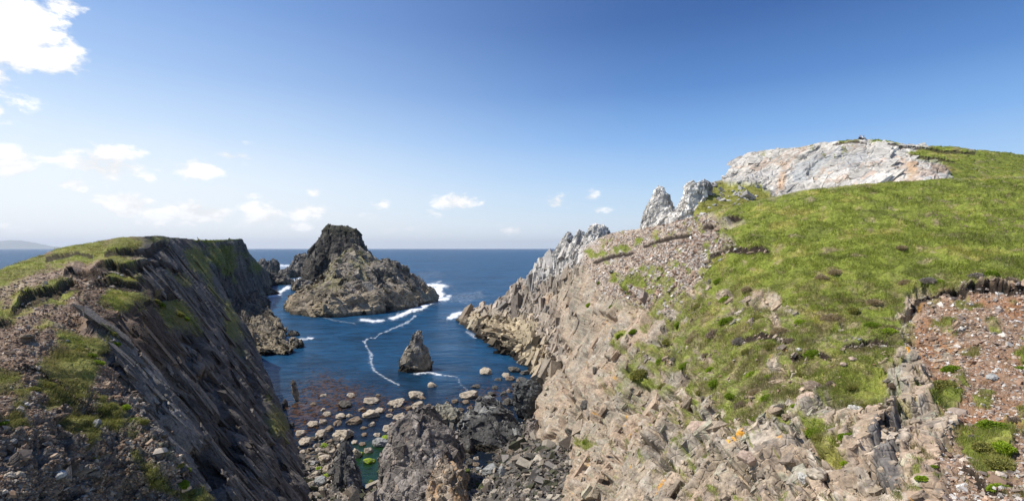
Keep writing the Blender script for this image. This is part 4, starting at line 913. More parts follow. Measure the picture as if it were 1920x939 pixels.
# ------------------------------------------------------------------ cove floor
def shore():
    xs = np.arange(-34, 12, .22); ys = np.arange(42, 104, .22)
    X, Y = np.meshgrid(xs, ys); P = np.stack([X.ravel(), Y.ravel(), X.ravel()*0], -1)
    px = CX+P[:, 0]/P[:, 1]*F; py = HY+H/P[:, 1]*F
    n1 = fbm(P*.12, 4, 701); n2 = fbm(P*.5, 4, 702); n3, t3, _ = facets(P/.45, 703); n4, t4, _ = facets(P/1.2, 704)
    z = -.35+.035*(72-P[:, 1])+.45*n1+.25*n2
    z += .62*sstep(90, 76, P[:, 1])
    z += 1.1*sstep(70, 54, P[:, 1])*sstep(-14, -24, P[:, 0])
    z += sstep(-5, 3, P[:, 0])*sstep(80, 58, P[:, 1])*3.0+sstep(-3, 6, P[:, 0])*1.5
    pool = sdf([(655, 815), (722, 800), (742, 880), (715, 905), (690, 925), (655, 890)], px, py); z -= 1.3*sstep(-15, 15, pool)
    pool = sdf([(870, 825), (930, 860), (915, 885), (860, 870)], px, py); z -= .9*sstep(-12, 12, pool)
    z -= sstep(88, 98, P[:, 1])*1.0
    P[:, 2] = z+.16*n3*(z > -.5)+.2*n4
    col = mix((.17, .145, .115), (.32, .27, .215), t3); col = mix(col, (.085, .078, .072), sstep(-10, -2, P[:, 0])*.9*sstep(-.4, .3, n2+.2))
    col = mix(col, (.05, .04, .025), sstep(.35, .0, P[:, 2]))
    a = np.arange(len(P)).reshape(X.shape)
    Fq = np.stack([a[:-1, :-1], a[:-1, 1:], a[1:, 1:], a[1:, :-1]], -1).reshape(-1, 4)
    tag(link('shore', mesh_np('shore', P, Fq, M_COVE, col)), kind='structure')
    return X, Y, P[:, 2].reshape(X.shape)
SX, SY, SZ = shore()
def shore_z(x, y):
    i = int(np.clip(round((y-42)/.22), 0, SZ.shape[0]-1)); j = int(np.clip(round((x+34)/.22), 0, SZ.shape[1]-1)); return SZ[i, j]
# ------------------------------------------------------------------ labels that single out one of many
ORD = ['nearest', 'second nearest', 'third nearest', 'fourth nearest', 'fifth nearest', 'sixth nearest', 'seventh nearest', 'eighth nearest', 'ninth nearest', 'tenth nearest', 'eleventh nearest', 'twelfth nearest', 'thirteenth nearest', 'fourteenth nearest', 'fifteenth nearest']
def single_out(items, marks, dirs=('left of', 'right of', 'behind', 'in front of')):
    """items: dicts with px, py, desc; gives each a label built from what it is and how it lies to the nearest landmark"""
    g = {}
    for it in items:
        ds = sorted((math.hypot(it['px']-x, (it['py']-y)*1.4), ph, x, y) for x, y, ph in marks)
        d, ph, x, y = ds[0]
        dx, dy = it['px']-x, (it['py']-y)*1.4
        k = (0 if dx < 0 else 1) if abs(dx) > abs(dy) else (2 if dy < 0 else 3)
        it['_d'] = d
        g.setdefault((it['desc'], ph, dirs[k]), []).append(it)
    for (desc, ph, dr), lst in g.items():
        lst.sort(key=lambda i: i['_d'])
        for i, it in enumerate(lst):
            it['label'] = f'{desc} {dr} {ph}' + ('' if len(lst) == 1 else f', {ORD[min(i, 14)]}')

# ------------------------------------------------------------------ boulders
KIND = {'pale': ((.30, .25, .185), (.47, .40, .31)), 'grey': ((.20, .20, .19), (.33, .33, .31)), 'dark': ((.07, .065, .055), (.14, .125, .105)), 'brown': ((.15, .11, .075), (.27, .21, .15)),
        'weedy': ((.10, .17, .012), (.26, .36, .02)), 'mossy': ((.045, .06, .015), (.10, .12, .03)), 'white': ((.44, .42, .38), (.62, .59, .53)), 'pinkish': ((.34, .25, .19), (.46, .35, .27))}
_bm = {}
def boulder_mesh(kind, v):
    if (kind, v) in _bm: return _bm[kind, v]
    b = bmesh.new(); bmesh.ops.create_icosphere(b, subdivisions=5, radius=1.0)
    b.verts.ensure_lookup_table()
    V = np.array([x.co[:] for x in b.verts]); Fc = np.array([[q.index for q in f.verts] for f in b.faces]); b.free()
    angular = kind in ('dark', 'white', 'pinkish') or v % 3 != 0
    N = V.copy(); s = 900+v*31
    # cut by random planes -> flat worn faces
    r = np.ones(len(V))
    rg = np.random.default_rng(s)
    for k in range(14 if not angular else 18):
        nrm = rg.normal(size=3); nrm /= np.linalg.norm(nrm); off = rg.uniform(.62, .9) if not angular else rg.uniform(.5, .85)
        dt = N @ nrm
        lim = np.where(dt > .05, off/np.maximum(dt, .05), 9)
        r = np.minimum(r, lim)
    soft = .45 if not angular else .2
    r = r*(1-soft)+soft*np.minimum(r, .92)
    f1, t1, e1 = facets(N*2.2+s, s); f2, t2, e2 = facets(N*6+s, s+1)
    r = r+(.05 if not angular else .10)*f1+.03*f2+.06*fbm(N*1.7+s, 4, s+2)-.03*(e1 < .05)*angular
    P = N*r[:, None]
    a, c = KIND[kind]
    b2 = fbm(N*3+s, 4, s+3)
    col = mix(a, c, sstep(-.6, .5, b2+.5*(t1-.5)))
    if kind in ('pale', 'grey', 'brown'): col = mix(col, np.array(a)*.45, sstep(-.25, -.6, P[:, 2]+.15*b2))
    if kind == 'weedy': col = mix(col, (.30, .25, .18), sstep(.1, .5, -b2+.2)*.35)
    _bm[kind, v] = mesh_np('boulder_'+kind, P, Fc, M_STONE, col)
    return _bm[kind, v]
BL = [(590,425,90,40,'pale'),(720,435,105,50,'pale'),(830,395,95,45,'pale'),(840,445,75,50,'pale'),(910,340,65,35,'pale'),(1195,270,75,45,'pale'),(1100,390,110,55,'pale'),(745,500,80,50,'pale'),(430,505,65,35,'pale'),
 (505,530,90,40,'brown'),(590,495,110,45,'pale'),(640,475,60,35,'pale'),(340,530,45,35,'pale'),(450,590,115,80,'pale'),(325,600,65,40,'pale'),(370,570,60,35,'brown'),(415,540,65,35,'brown'),(250,635,85,55,'pale'),(680,565,70,45,'pale'),
 (630,597,45,30,'pale'),(635,640,90,60,'grey'),(600,545,40,30,'pale'),(305,655,35,25,'pale'),(320,680,40,28,'pale'),(270,678,35,20,'brown'),(300,740,45,30,'grey'),(350,725,70,35,'pale'),(395,690,50,50,'pale'),(515,690,60,75,'pale'),(510,640,40,30,'pale'),
 (575,680,50,45,'pale'),(365,770,45,60,'pale'),(320,845,80,50,'grey'),(300,805,50,30,'pale'),(365,865,35,30,'pale'),(335,885,45,30,'pale'),(320,775,35,28,'weedy'),(360,812,40,20,'weedy'),(585,740,75,35,'weedy'),(655,785,60,40,'weedy'),(595,850,55,35,'mossy'),
 (670,615,50,30,'weedy'),(1037,620,38,28,'weedy'),(1040,655,35,35,'grey'),(960,470,80,55,'pale'),(1030,490,70,60,'brown'),(1310,425,80,50,'dark'),(1300,290,50,35,'pale'),(1320,305,55,35,'brown'),
 (1380,310,60,40,'brown'),(1345,265,80,30,'dark'),(1400,280,70,25,'dark'),(990,435,35,30,'brown'),(1090,430,45,28,'brown'),(1030,425,40,30,'brown'),(1140,355,60,16,'dark'),(1240,355,40,25,'dark'),(1285,385,50,30,'dark'),(1315,370,40,30,'brown'),
 (1220,390,60,25,'dark'),(220,590,55,40,'pale'),(180,545,35,40,'dark'),(145,430,30,60,'dark'),(1215,780,100,60,'grey'),(1280,780,50,80,'grey'),(1200,850,55,50,'pale'),(1140,755,50,30,'brown'),(1145,720,35,30,'pale'),(1110,745,60,45,'dark'),
 (1095,790,40,30,'mossy'),(1150,860,40,25,'mossy'),(1180,880,35,22,'mossy'),(1130,830,60,55,'dark'),(1240,812,40,25,'mossy'),(1165,800,35,25,'brown'),(545,470,45,22,'brown'),(480,500,45,25,'pale'),(560,600,40,26,'brown'),(690,500,40,26,'pale'),(700,470,35,22,'brown'),
 (420,620,50,26,'brown'),(380,640,40,25,'brown'),(430,660,45,30,'pale'),(550,650,45,28,'brown'),(455,690,40,30,'pale'),(285,620,36,24,'brown'),(235,690,36,24,'pale'),(260,720,40,26,'brown'),(330,705,36,24,'pale'),(540,700,36,28,'weedy'),(405,740,44,34,'pale'),(285,850,44,34,'pale'),
 (860,410,40,22,'brown'),(790,460,44,24,'brown'),(1160,430,50,26,'dark'),(1350,340,46,26,'dark'),(1390,350,50,30,'dark'),(1260,310,44,26,'dark'),(1420,330,50,30,'brown'),(1000,455,46,30,'pale'),(930,500,60,36,'brown'),(980,520,70,36,'pale'),(1060,470,50,34,'brown')]
SIZE = lambda w: 'large' if w > 78 else ('mid-sized' if w > 50 else 'small')
SHAPE = {'pale': 'pale buff', 'grey': 'smooth grey', 'dark': 'dark wet', 'brown': 'brown', 'weedy': 'bright-green weed-covered', 'mossy': 'dark olive mossy', 'white': 'white', 'pinkish': 'pinkish'}
CM = [(777, 692, 'the pointed sea rock'), (790, 800, 'the ribbed outcrop'), (648, 850, 'the dark wedge slab'), (690, 880, 'the green pool'), (560, 840, 'the shaded cliff foot'), (990, 735, 'the smooth giant boulder'),
      (915, 800, 'the slanting dark outcrop'), (835, 910, 'the rusty orange rock'), (640, 790, 'the weedy waterline'), (700, 765, 'the outermost pale boulder row'), (870, 770, 'the low grey-green ridge'), (950, 700, 'the promontory foot'), (960, 880, 'the dark shingle bank'), (600, 900, 'the strip of grey beach'), (760, 760, 'the tip of the ribbed outcrop'), (552, 735, 'the pale rock sliver')]
items = []
for (zx, zy, zw, zh, k) in BL:
    px, py = zx/2.77+480, zy/2.77+600
    items.append(dict(px=px, py=py, w=zw/2.77, h=zh/2.77, kind=k, desc=f'{SIZE(zw)} {SHAPE[k]} boulder'))
rgb_ = np.random.default_rng(77); cand = []
while len(items) < 190:
    px, py = rgb_.uniform(560, 1010), rgb_.uniform(742, 935); w = rgb_.choice([11, 14, 18, 24, 30], p=[.3, .3, .2, .13, .07])
    if px < 570+(py-742)*.12 or sdf([(660, 825), (722, 815), (742, 870), (715, 905), (690, 925), (655, 890)], np.array([px]), np.array([py]))[0] > -4: continue
    if any(math.hypot(px-o['px'], (py-o['py'])*1.5) < .42*(w+o['w']) for o in items): continue
    k = str(rgb_.choice(['dark', 'brown', 'pale', 'grey', 'mossy'], p=[.42, .24, .18, .1, .06])) if px > 720 else str(rgb_.choice(['pale', 'brown', 'grey', 'weedy', 'dark'], p=[.45, .27, .1, .06, .12]))
    items.append(dict(px=px, py=py, w=w, h=w*rgb_.uniform(.5, .8), kind=k, desc=f'{SIZE(w*2.77)} {SHAPE[k]} boulder'))
single_out(items, CM)
for i, it in enumerate(items):
    v = i % 6
    pb = it['py']+it['h']*.5                      # where it meets the ground
    d = sea_d(pb-2)
    for _ in range(4):
        x = (it['px']-CX)/F*d; z = max(shore_z(x, d), -.15)
        d = (H-z)*F/(pb-2-HY)
    x = (it['px']-CX)/F*d; sx = it['w']/F*d*.54
    dip = (pb-HY)/F                               # seen from above: height is foreshortened
    sz = max(.55*it['h']/F*d, sx*.5); z = max(shore_z(x, d), -.15)
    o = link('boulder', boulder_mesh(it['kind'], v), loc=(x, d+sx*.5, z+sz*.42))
    o.scale = (sx, sx*random.uniform(.8, 1.0), sz); o.rotation_euler = (random.uniform(-.15, .15), random.uniform(-.15, .15), random.uniform(-.5, .5)+ (i*2.1 if it['w'] > 0 and it['h'] > it['w']*.5 else 0))
    tag(o, it['label'], 'boulder', 'boulders on the floor of the cove')

# ------------------------------------------------------------------ placing things on the landforms
def on(p, px, py):
    i = int(np.argmin((p.px-px)**2+(p.py-py)**2)); return p.V[i], p.N[i], p.d[i]
SLOPE_ROCKS = [(crag, [(1357, 333, 15, 12, 'white'), (1371, 334, 11, 9, 'white'), (1374, 359, 8, 6, 'grey'), (1385, 362, 10, 6, 'white'), (1377, 366, 8, 4, 'white'), (1367, 370, 8, 4, 'white'), (1366, 377, 11, 6, 'white'), (1385, 347, 9, 6, 'grey'), (1378, 343, 6, 5, 'white'),
                       (1398, 367, 8, 7, 'white'), (1408, 367, 9, 7, 'grey'), (1417, 368, 7, 6, 'white'), (1401, 373, 9, 4, 'white'), (1400, 345, 6, 5, 'white'), (1420, 352, 9, 10, 'grey'), (1432, 352, 12, 10, 'grey'), (1395, 354, 5, 4, 'white'), (1340, 385, 9, 5, 'grey'), (1384, 376, 7, 4, 'white'), (1330, 390, 8, 5, 'white')]),
               (hillside, [(1325, 822, 46, 48, 'pinkish'), (1098, 765, 22, 24, 'dark'), (1122, 700, 14, 14, 'dark'), (1500, 800, 30, 34, 'pale'), (1475, 785, 22, 18, 'brown'), (1600, 770, 34, 36, 'white'), (1640, 775, 40, 26, 'pinkish'), (1517, 752, 46, 20, 'pinkish'), (1530, 735, 40, 12, 'brown'),
                           (1872, 703, 15, 17, 'white'), (1862, 712, 22, 12, 'grey'), (1867, 705, 9, 14, 'white'), (1908, 779, 14, 14, 'white'), (1805, 618, 10, 9, 'white'), (1728, 712, 10, 12, 'pinkish'), (1876, 556, 12, 8, 'grey'), (1885, 728, 8, 12, 'white'), (1700, 594, 26, 6, 'dark'), (1710, 590, 14, 5, 'grey'),
                           (1512, 902, 24, 22, 'white'), (1540, 900, 40, 26, 'pale'), (1560, 888, 46, 22, 'pale'), (1620, 882, 26, 20, 'pale'), (1420, 880, 70, 40, 'pinkish'), (1500, 660, 12, 9, 'white'), (1585, 690, 14, 9, 'pinkish'), (1600, 682, 18, 8, 'pinkish'), (1610, 640, 10, 7, 'grey'), (1795, 662, 9, 8, 'white'),
                           (1835, 668, 10, 7, 'pale'), (1785, 640, 8, 8, 'white'), (1910, 648, 9, 7, 'white'), (1850, 590, 11, 7, 'pale'), (1780, 590, 14, 5, 'brown'), (1820, 570, 10, 6, 'white'), (1750, 575, 8, 6, 'pale'), (1800, 745, 10, 9, 'white'), (1880, 640, 8, 6, 'white'), (1840, 740, 9, 7, 'grey'),
                           (1380, 467, 9, 6, 'white'), (1352, 489, 11, 7, 'grey'), (1362, 472, 8, 5, 'white'), (1325, 492, 14, 10, 'brown'), (1220, 505, 12, 8, 'grey'), (1195, 508, 10, 9, 'pale'), (1167, 489, 9, 6, 'white'), (1150, 512, 12, 8, 'dark'), (1258, 545, 13, 9, 'pale')]),
               (headland, [(215, 512, 20, 8, 'pale'), (228, 516, 10, 6, 'grey'), (46, 642, 24, 10, 'brown'), (45, 763, 9, 8, 'white'), (38, 757, 10, 8, 'grey'), (185, 748, 10, 9, 'grey'), (178, 800, 18, 26, 'grey'), (125, 642, 8, 7, 'grey'), (112, 645, 9, 7, 'brown'), (25, 900, 28, 22, 'pale'), (10, 900, 20, 18, 'pale'),
                           (60, 810, 14, 10, 'grey'), (80, 838, 18, 9, 'pale'), (180, 735, 9, 8, 'pale'), (345, 878, 14, 10, 'pale'), (221, 615, 10, 8, 'grey'), (20, 830, 18, 14, 'grey'), (95, 900, 20, 16, 'grey')])]
HM = [(1235, 400, 'the tallest white spire'), (1610, 300, 'the pale crag'), (1300, 380, 'the blocky white tower'), (1390, 410, 'the small peat scar'), (1820, 545, 'the long peat scar'), (1670, 860, 'the wet dark slab'), (1325, 822, 'the round pinkish boulder'), (1020, 720, 'the cliff edge above the cove'),
      (1870, 850, 'the big green hummock'), (1150, 650, 'the green ledge strip'), (1560, 600, 'the lower turf slope'), (1150, 470, 'the scree below the ridge')]
LM = [(60, 555, 'the long eroded turf lip'), (215, 508, 'the hollow with a flat stone'), (160, 690, 'the grassy shoulder'), (340, 880, 'the rim of the shaded cliff'), (30, 780, 'the stony bank'), (300, 470, 'the grassy crest'), (440, 620, 'the green streak down the shaded cliff')]
for p, lst in SLOPE_ROCKS:
    its = [dict(px=a, py=b, w=c, h=d, kind=k, desc=f"{'big' if c*W(a,b,on(p,a,b)[2])[1]>900 else 'small'} {'buff' if k == 'pale' else k} rock") for a, b, c, d, k in lst]
    single_out(its, LM if p is headland else HM, ('left of', 'right of', 'above', 'below'))
    for i, it in enumerate(its):
        v, nrm, d = on(p, it['px'], it['py'])
        if it['w'] > 60: it['w'] *= .6; it['h'] *= .6
        sx = it['w']/F*d*.55; sz = max(it['h']/F*d*.55, sx*.35)
        o = link('rock', boulder_mesh(it['kind'], (i+1) % 6), loc=v+np.array((0, 0, .12*sz)))
        o.scale = (sx, sx*.9, sz); o.rotation_euler = (random.uniform(-.3, .3), random.uniform(-.3, .3), random.uniform(0, 6.28))
        tag(o, it['label'], 'rock', 'loose rocks on the slopes')

# ------------------------------------------------------------------ hummock plants
PK = {'green': ((.14, .22, .02), (.28, .36, .04)), 'olive': ((.20, .21, .05), (.36, .33, .10)), 'heather': ((.22, .17, .12), (.42, .33, .24)), 'grey': ((.24, .21, .18), (.42, .37, .31)), 'straw': ((.34, .26, .14), (.5, .41, .25)), 'bright': ((.22, .33, .025), (.38, .46, .05))}
_pm = {}
def plant_mesh(kind, v):
    if (kind, v) in _pm: return _pm[kind, v]
    rg = np.random.default_rng(hash(kind) % 1000 if False else sum(map(ord, kind))+v*7)
    n = 1700
    u = rg.normal(size=(n, 3)); u[:, 2] = np.abs(u[:, 2])*.9+.02; u /= np.linalg.norm(u, axis=1, keepdims=True)
    lump = 1+.28*fbm(u*1.6+v*9, 3, v)
    C = u*(lump*rg.uniform(.72, 1.0, n)**.6)[:, None]; C[:, 2] *= .75
    ax = u+rg.normal(size=(n, 3))*(.55 if kind != 'straw' else .4); ax /= np.linalg.norm(ax, axis=1, keepdims=True)
    sd_ = np.cross(ax, rg.normal(size=(n, 3))); sd_ /= np.linalg.norm(sd_, axis=1, keepdims=True)
    ln = rg.uniform(.10, .24, n)*(1.9 if kind == 'straw' else 1); wd = ln*(.32 if kind not in ('straw',) else .1)
    a = C-sd_*wd[:, None]; b = C+sd_*wd[:, None]; t = C+ax*ln[:, None]; q = C+ax*(ln*.55)[:, None]+sd_*(wd*1.1)[:, None]
    V = np.stack([a, b, q, t], 1).reshape(-1, 3); Fq = np.arange(n*4).reshape(n, 4)
    k0, k1 = PK[kind]; col = mix(k0, k1, rg.uniform(0, 1, n)); col = np.repeat(col*rg.uniform(.8, 1.2, (n, 1)), 4, 0)
    # woody core
    th = np.linspace(0, 2*np.pi, 14, endpoint=False); ph = np.linspace(0, np.pi/2, 6)
    core = np.array([(math.cos(x)*math.cos(y)*.74, math.sin(x)*math.cos(y)*.74, math.sin(y)*.55) for y in ph for x in th]); core = np.concatenate([core*np.array((1, 1, 1)), np.stack([np.cos(th)*.7, np.sin(th)*.7, th*0-.5], -1)])
    i0 = len(V); idx = i0+np.arange(7*14).reshape(7, 14); order = [6, 0, 1, 2, 3, 4, 5]; idx = idx[order]
    Fc = np.stack([idx[:-1], np.roll(idx, -1, 1)[:-1], np.roll(idx, -1, 1)[1:], idx[1:]], -1).reshape(-1, 4)
    V = np.concatenate([V, core]); col = np.concatenate([col, np.tile(np.array(k0)*.7, (len(core), 1))])
    _pm[kind, v] = mesh_np('hummock_'+kind, V, np.concatenate([Fq, Fc]), M_LEAF, col, smooth=False)
    return _pm[kind, v]
PL = [(hillside, [(1235, 675, 20, 'green'), (1283, 686, 26, 'green'), (1262, 672, 14, 'grey'), (1385, 641, 26, 'grey'), (1402, 660, 26, 'olive'), (1405, 696, 24, 'bright'), (1197, 702, 36, 'olive'), (1182, 765, 18, 'green'), (1288, 826, 32, 'bright'), (1276, 850, 22, 'green'), (1094, 824, 20, 'green'), (1108, 858, 16, 'olive'),
                  (1330, 692, 18, 'bright'), (1345, 724, 24, 'green'), (1370, 745, 18, 'green'), (1312, 735, 22, 'olive'), (1440, 705, 22, 'bright'), (1465, 768, 24, 'grey'), (1442, 752, 22, 'green'), (1488, 762, 16, 'bright'), (1525, 662, 40, 'green'), (1560, 668, 20, 'olive'), (1668, 628, 30, 'bright'), (1638, 618, 26, 'green'), (1655, 655, 22, 'heather'),
                  (1525, 812, 32, 'green'), (1545, 835, 28, 'olive'), (1596, 842, 30, 'green'), (1590, 875, 18, 'bright'), (1585, 800, 22, 'heather'), (1785, 700, 34, 'green'), (1770, 745, 44, 'olive'), (1740, 765, 20, 'bright'), (1866, 812, 44, 'green'), (1850, 845, 46, 'olive'), (1885, 850, 40, 'bright'), (1875, 880, 44, 'olive'), (1870, 915, 34, 'bright'), (1858, 915, 18, 'grey'), (1832, 828, 20, 'grey'),
                  (1915, 692, 22, 'green'), (1905, 800, 22, 'heather'), (1738, 918, 22, 'bright'), (1760, 895, 12, 'green'), (1125, 530, 12, 'green'), (1150, 578, 12, 'green'), (1103, 572, 14, 'bright'), (1090, 707, 12, 'bright'), (1238, 522, 14, 'green'), (1340, 628, 30, 'heather'), (1300, 640, 26, 'straw'), (1360, 600, 28, 'green'), (1420, 600, 26, 'olive'), (1460, 625, 28, 'straw'), (1500, 600, 24, 'bright'), (1445, 650, 24, 'olive'),
                  (1560, 600, 30, 'straw'), (1600, 585, 24, 'olive'), (1640, 570, 26, 'straw'), (1700, 530, 24, 'straw'), (1740, 535, 24, 'grey'), (1760, 528, 20, 'bright'), (1830, 530, 28, 'grey'), (1860, 528, 24, 'green'), (1895, 532, 26, 'heather'), (1390, 760, 24, 'heather'), (1420, 740, 24, 'straw'), (1500, 700, 24, 'olive'), (1480, 640, 18, 'heather'), (1560, 720, 26, 'heather'), (1600, 730, 24, 'olive'), (1640, 700, 24, 'green'),
                  (1250, 640, 24, 'olive'), (1275, 610, 22, 'green'), (1310, 575, 22, 'olive'), (1355, 560, 20, 'bright'), (1400, 545, 20, 'straw'), (1540, 525, 24, 'straw'), (1565, 515, 20, 'straw'), (1690, 470, 18, 'straw'), (1345, 525, 18, 'green'), (1175, 640, 18, 'green'), (1150, 655, 16, 'bright'), (1195, 628, 18, 'green'), (1230, 715, 18, 'olive'), (1410, 790, 20, 'green'), (1350, 780, 16, 'olive'), (1320, 665, 18, 'heather'), (1680, 740, 22, 'heather'), (1620, 760, 20, 'olive')]),
      (headland, [(150, 660, 26, 'olive'), (178, 688, 20, 'bright'), (165, 675, 16, 'green'), (90, 722, 26, 'olive'), (200, 760, 16, 'green'), (232, 770, 18, 'bright'), (250, 788, 18, 'green'), (268, 800, 18, 'olive'), (312, 848, 14, 'green'), (330, 875, 18, 'olive'), (348, 882, 16, 'bright'), (342, 910, 20, 'green'), (192, 640, 14, 'olive'), (205, 655, 16, 'green'), (150, 640, 14, 'bright'), (5, 795, 16, 'green'),
                  (290, 572, 18, 'olive'), (312, 565, 18, 'green'), (335, 590, 20, 'olive'), (345, 600, 16, 'green'), (60, 735, 20, 'olive'), (110, 690, 16, 'olive'), (90, 555, 14, 'olive'), (255, 820, 14, 'heather'), (360, 925, 18, 'olive'), (165, 905, 20, 'heather'), (170, 860, 18, 'olive')])]
PN = {'green': 'green leafy hummock plant', 'olive': 'olive-brown tufted plant', 'heather': 'dark brown heather clump', 'grey': 'grey dried cushion plant', 'straw': 'straw-coloured grass tussock', 'bright': 'bright yellow-green cushion plant'}
for p, lst in PL:
    its = [dict(px=a, py=b, w=c, kind=k, desc=f"{'small ' if c < 20 else ''}{PN[k]}") for a, b, c, k in lst]
    single_out(its, LM if p is headland else HM, ('left of', 'right of', 'above', 'below'))
    for i, it in enumerate(its):
        v, nrm, d = on(p, it['px'], it['py'])
        s = it['w']/F*d*.46
        o = link('plant', plant_mesh(it['kind'], i % 3), loc=v-nrm*s*.12)
        up = Vector(nrm)*.6+Vector((0, 0, .6)); q = up.to_track_quat('Z', 'Y'); o.rotation_mode = 'QUATERNION'
        o.rotation_quaternion = q @ Matrix.Rotation(random.uniform(0, 6.28), 3, 'Z').to_quaternion(); o.scale = (s*random.uniform(.9, 1.3), s*random.uniform(.8, 1.1), s*random.uniform(.65, .95))
        tag(o, it['label'], 'tussock' if it['kind'] == 'straw' else 'plant', 'hummock plants on the slopes')

# ------------------------------------------------------------------ grass and loose stones
def scatter(p, w, n, seed):
    rg = np.random.default_rng(seed); w = np.clip(w, 0, None)*(p.py < 975)*(p.px > -60)*(p.px < 2160)
    i = rg.choice(len(w), n, p=w/w.sum())
    j = (rg.uniform(-.5, .5, (n, 1))*p.du[i]+rg.uniform(-.5, .5, (n, 1))*p.dv[i])
    return rg, i, p.V[i]+j
def prep(p, step):
    s = step*p.d/F
    z = np.zeros_like(p.V)
    # local tangents from the normal
    t = np.cross(p.N, np.array((0, 0, 1.))); t /= np.linalg.norm(t, axis=1, keepdims=True)+1e-6
    b = np.cross(p.N, t)
    p.du = t*s[:, None]*1.2; p.dv = b*s[:, None]*1.6
for p, st in ((headland, 1.25), (hillside, 1.4), (crag, 1.0), (far_headland, .8)): prep(p, st)
def grass(name, p, n, hgt, seed, tint=1.12, wmin=.55):
    rg, i, C = scatter(p, p.turf**1.5, n, seed)
    d = p.d[i]; col = p.col[i]
    B = 3
    px_w = wmin*d/512.
    C = np.repeat(C, B, 0); d = np.repeat(d, B); col = np.repeat(col, B, 0); w = np.repeat(px_w, B); N = np.repeat(p.N[i], B, 0); m = len(C)
    C = C+rg.normal(size=(m, 3))*(np.minimum(.05+.0016*d, .12))[:, None]*np.array((1, 1, .2))
    tall = np.clip(fbm(C*.6, 3, seed+3)+.5, .15, 1.6)
    h = hgt*tall*rg.uniform(.45, 1.25, m)
    up = np.array((.12, .0, 1.0))+N*.5+rg.normal(size=(m, 3))*.38; up /= np.linalg.norm(up, axis=1, keepdims=True)
    sd_ = rg.normal(size=(m, 3)); sd_[:, 2] *= .2; sd_ /= np.linalg.norm(sd_, axis=1, keepdims=True)
    ww = np.maximum(w, .012)*rg.uniform(.6, 1.2, m)
    base = C-np.array((0, 0, .03))
    V = np.stack([base-sd_*ww[:, None]*.5, base+sd_*ww[:, None]*.5, base+up*h[:, None]+sd_*(h*rg.uniform(-.3, .5, m))[:, None]], 1).reshape(-1, 3)
    c = col*(tint*rg.uniform(.85, 1.75, (m, 1)))
    dry = rg.uniform(0, 1, m) < .10+.25*sstep(.2, .8, fbm(C*.25, 3, seed+9)); c[dry] = mix(c[dry], STRAW*1.15, .7)
    me = mesh_np(name, V, np.arange(m*3).reshape(m, 3), M_LEAF, np.clip(np.repeat(c, 3, 0), 0, .75), smooth=False)
    tag(link(name, me), kind='stuff')
grass('grass', headland, 60000, .16, 801)
grass('grass', hillside, 170000, .26, 802)
grass('grass', crag, 26000, .30, 803)
grass('grass', far_headland, 5000, .5, 804)
def flowers(p, poly, n, colr, seed, size, h):
    w = sstep(-4, 6, sdf(poly, p.px, p.py)+14*fbm(np.stack([p.px*.05, p.py*.12, p.px*0], -1), 3, seed))*(p.turf > .3)
    rg, i, C = scatter(p, w, n, seed); C[:, 2] += h*rg.uniform(.4, 1.1, n)
    a, b = rg.normal(size=(n, 3)), rg.normal(size=(n, 3)); s = (size*p.d[i]/512.)[:, None]
    a *= s/np.linalg.norm(a, axis=1, keepdims=True); b *= s/np.linalg.norm(b, axis=1, keepdims=True)
    V = np.stack([C-a, C+b, C+a, C-b], 1).reshape(-1, 3)
    return V, np.tile(np.array(colr), (n*4, 1))*np.repeat(rg.uniform(.7, 1.2, (n, 1)), 4, 0)
def flower_bed(name, sets):
    Vs, Cs = zip(*sets); V = np.concatenate(Vs)
    tag(link(name, mesh_np(name, V, np.arange(len(V)).reshape(-1, 4), M_LEAF, np.concatenate(Cs), smooth=False)), kind='stuff')
flower_bed('heather_flowers', [flowers(hillside, q, n_, (.36, .14, .30), 820+k, .40, .2) for k, (q, n_) in enumerate([([(1675, 405), (1740, 408), (1830, 405), (1830, 425), (1700, 424)], 260), ([(1860, 420), (1925, 425), (1925, 445), (1870, 440)], 170), ([(1880, 408), (1925, 404), (1925, 418)], 60)])])
flower_bed('yellow_flowers', [flowers(headland, [(-20, 500), (120, 470), (260, 450), (270, 480), (230, 500), (60, 520)], 150, (.55, .42, .02), 830, .33, .1), flowers(headland, [(220, 510), (270, 515), (265, 535), (235, 535)], 60, (.6, .45, .02), 831, .33, .1),
                              flowers(headland, [(130, 650), (190, 690), (180, 720), (140, 700)], 40, (.65, .42, .02), 832, .35, .1), flowers(hillside, [(1500, 480), (1920, 470), (1920, 530), (1700, 545), (1600, 640), (1500, 640)], 60, (.6, .45, .03), 833, .35, .2), flowers(crag, [(1720, 300), (1920, 300), (1920, 325), (1770, 325)], 160, (.5, .38, .03), 834, .4, .2)])

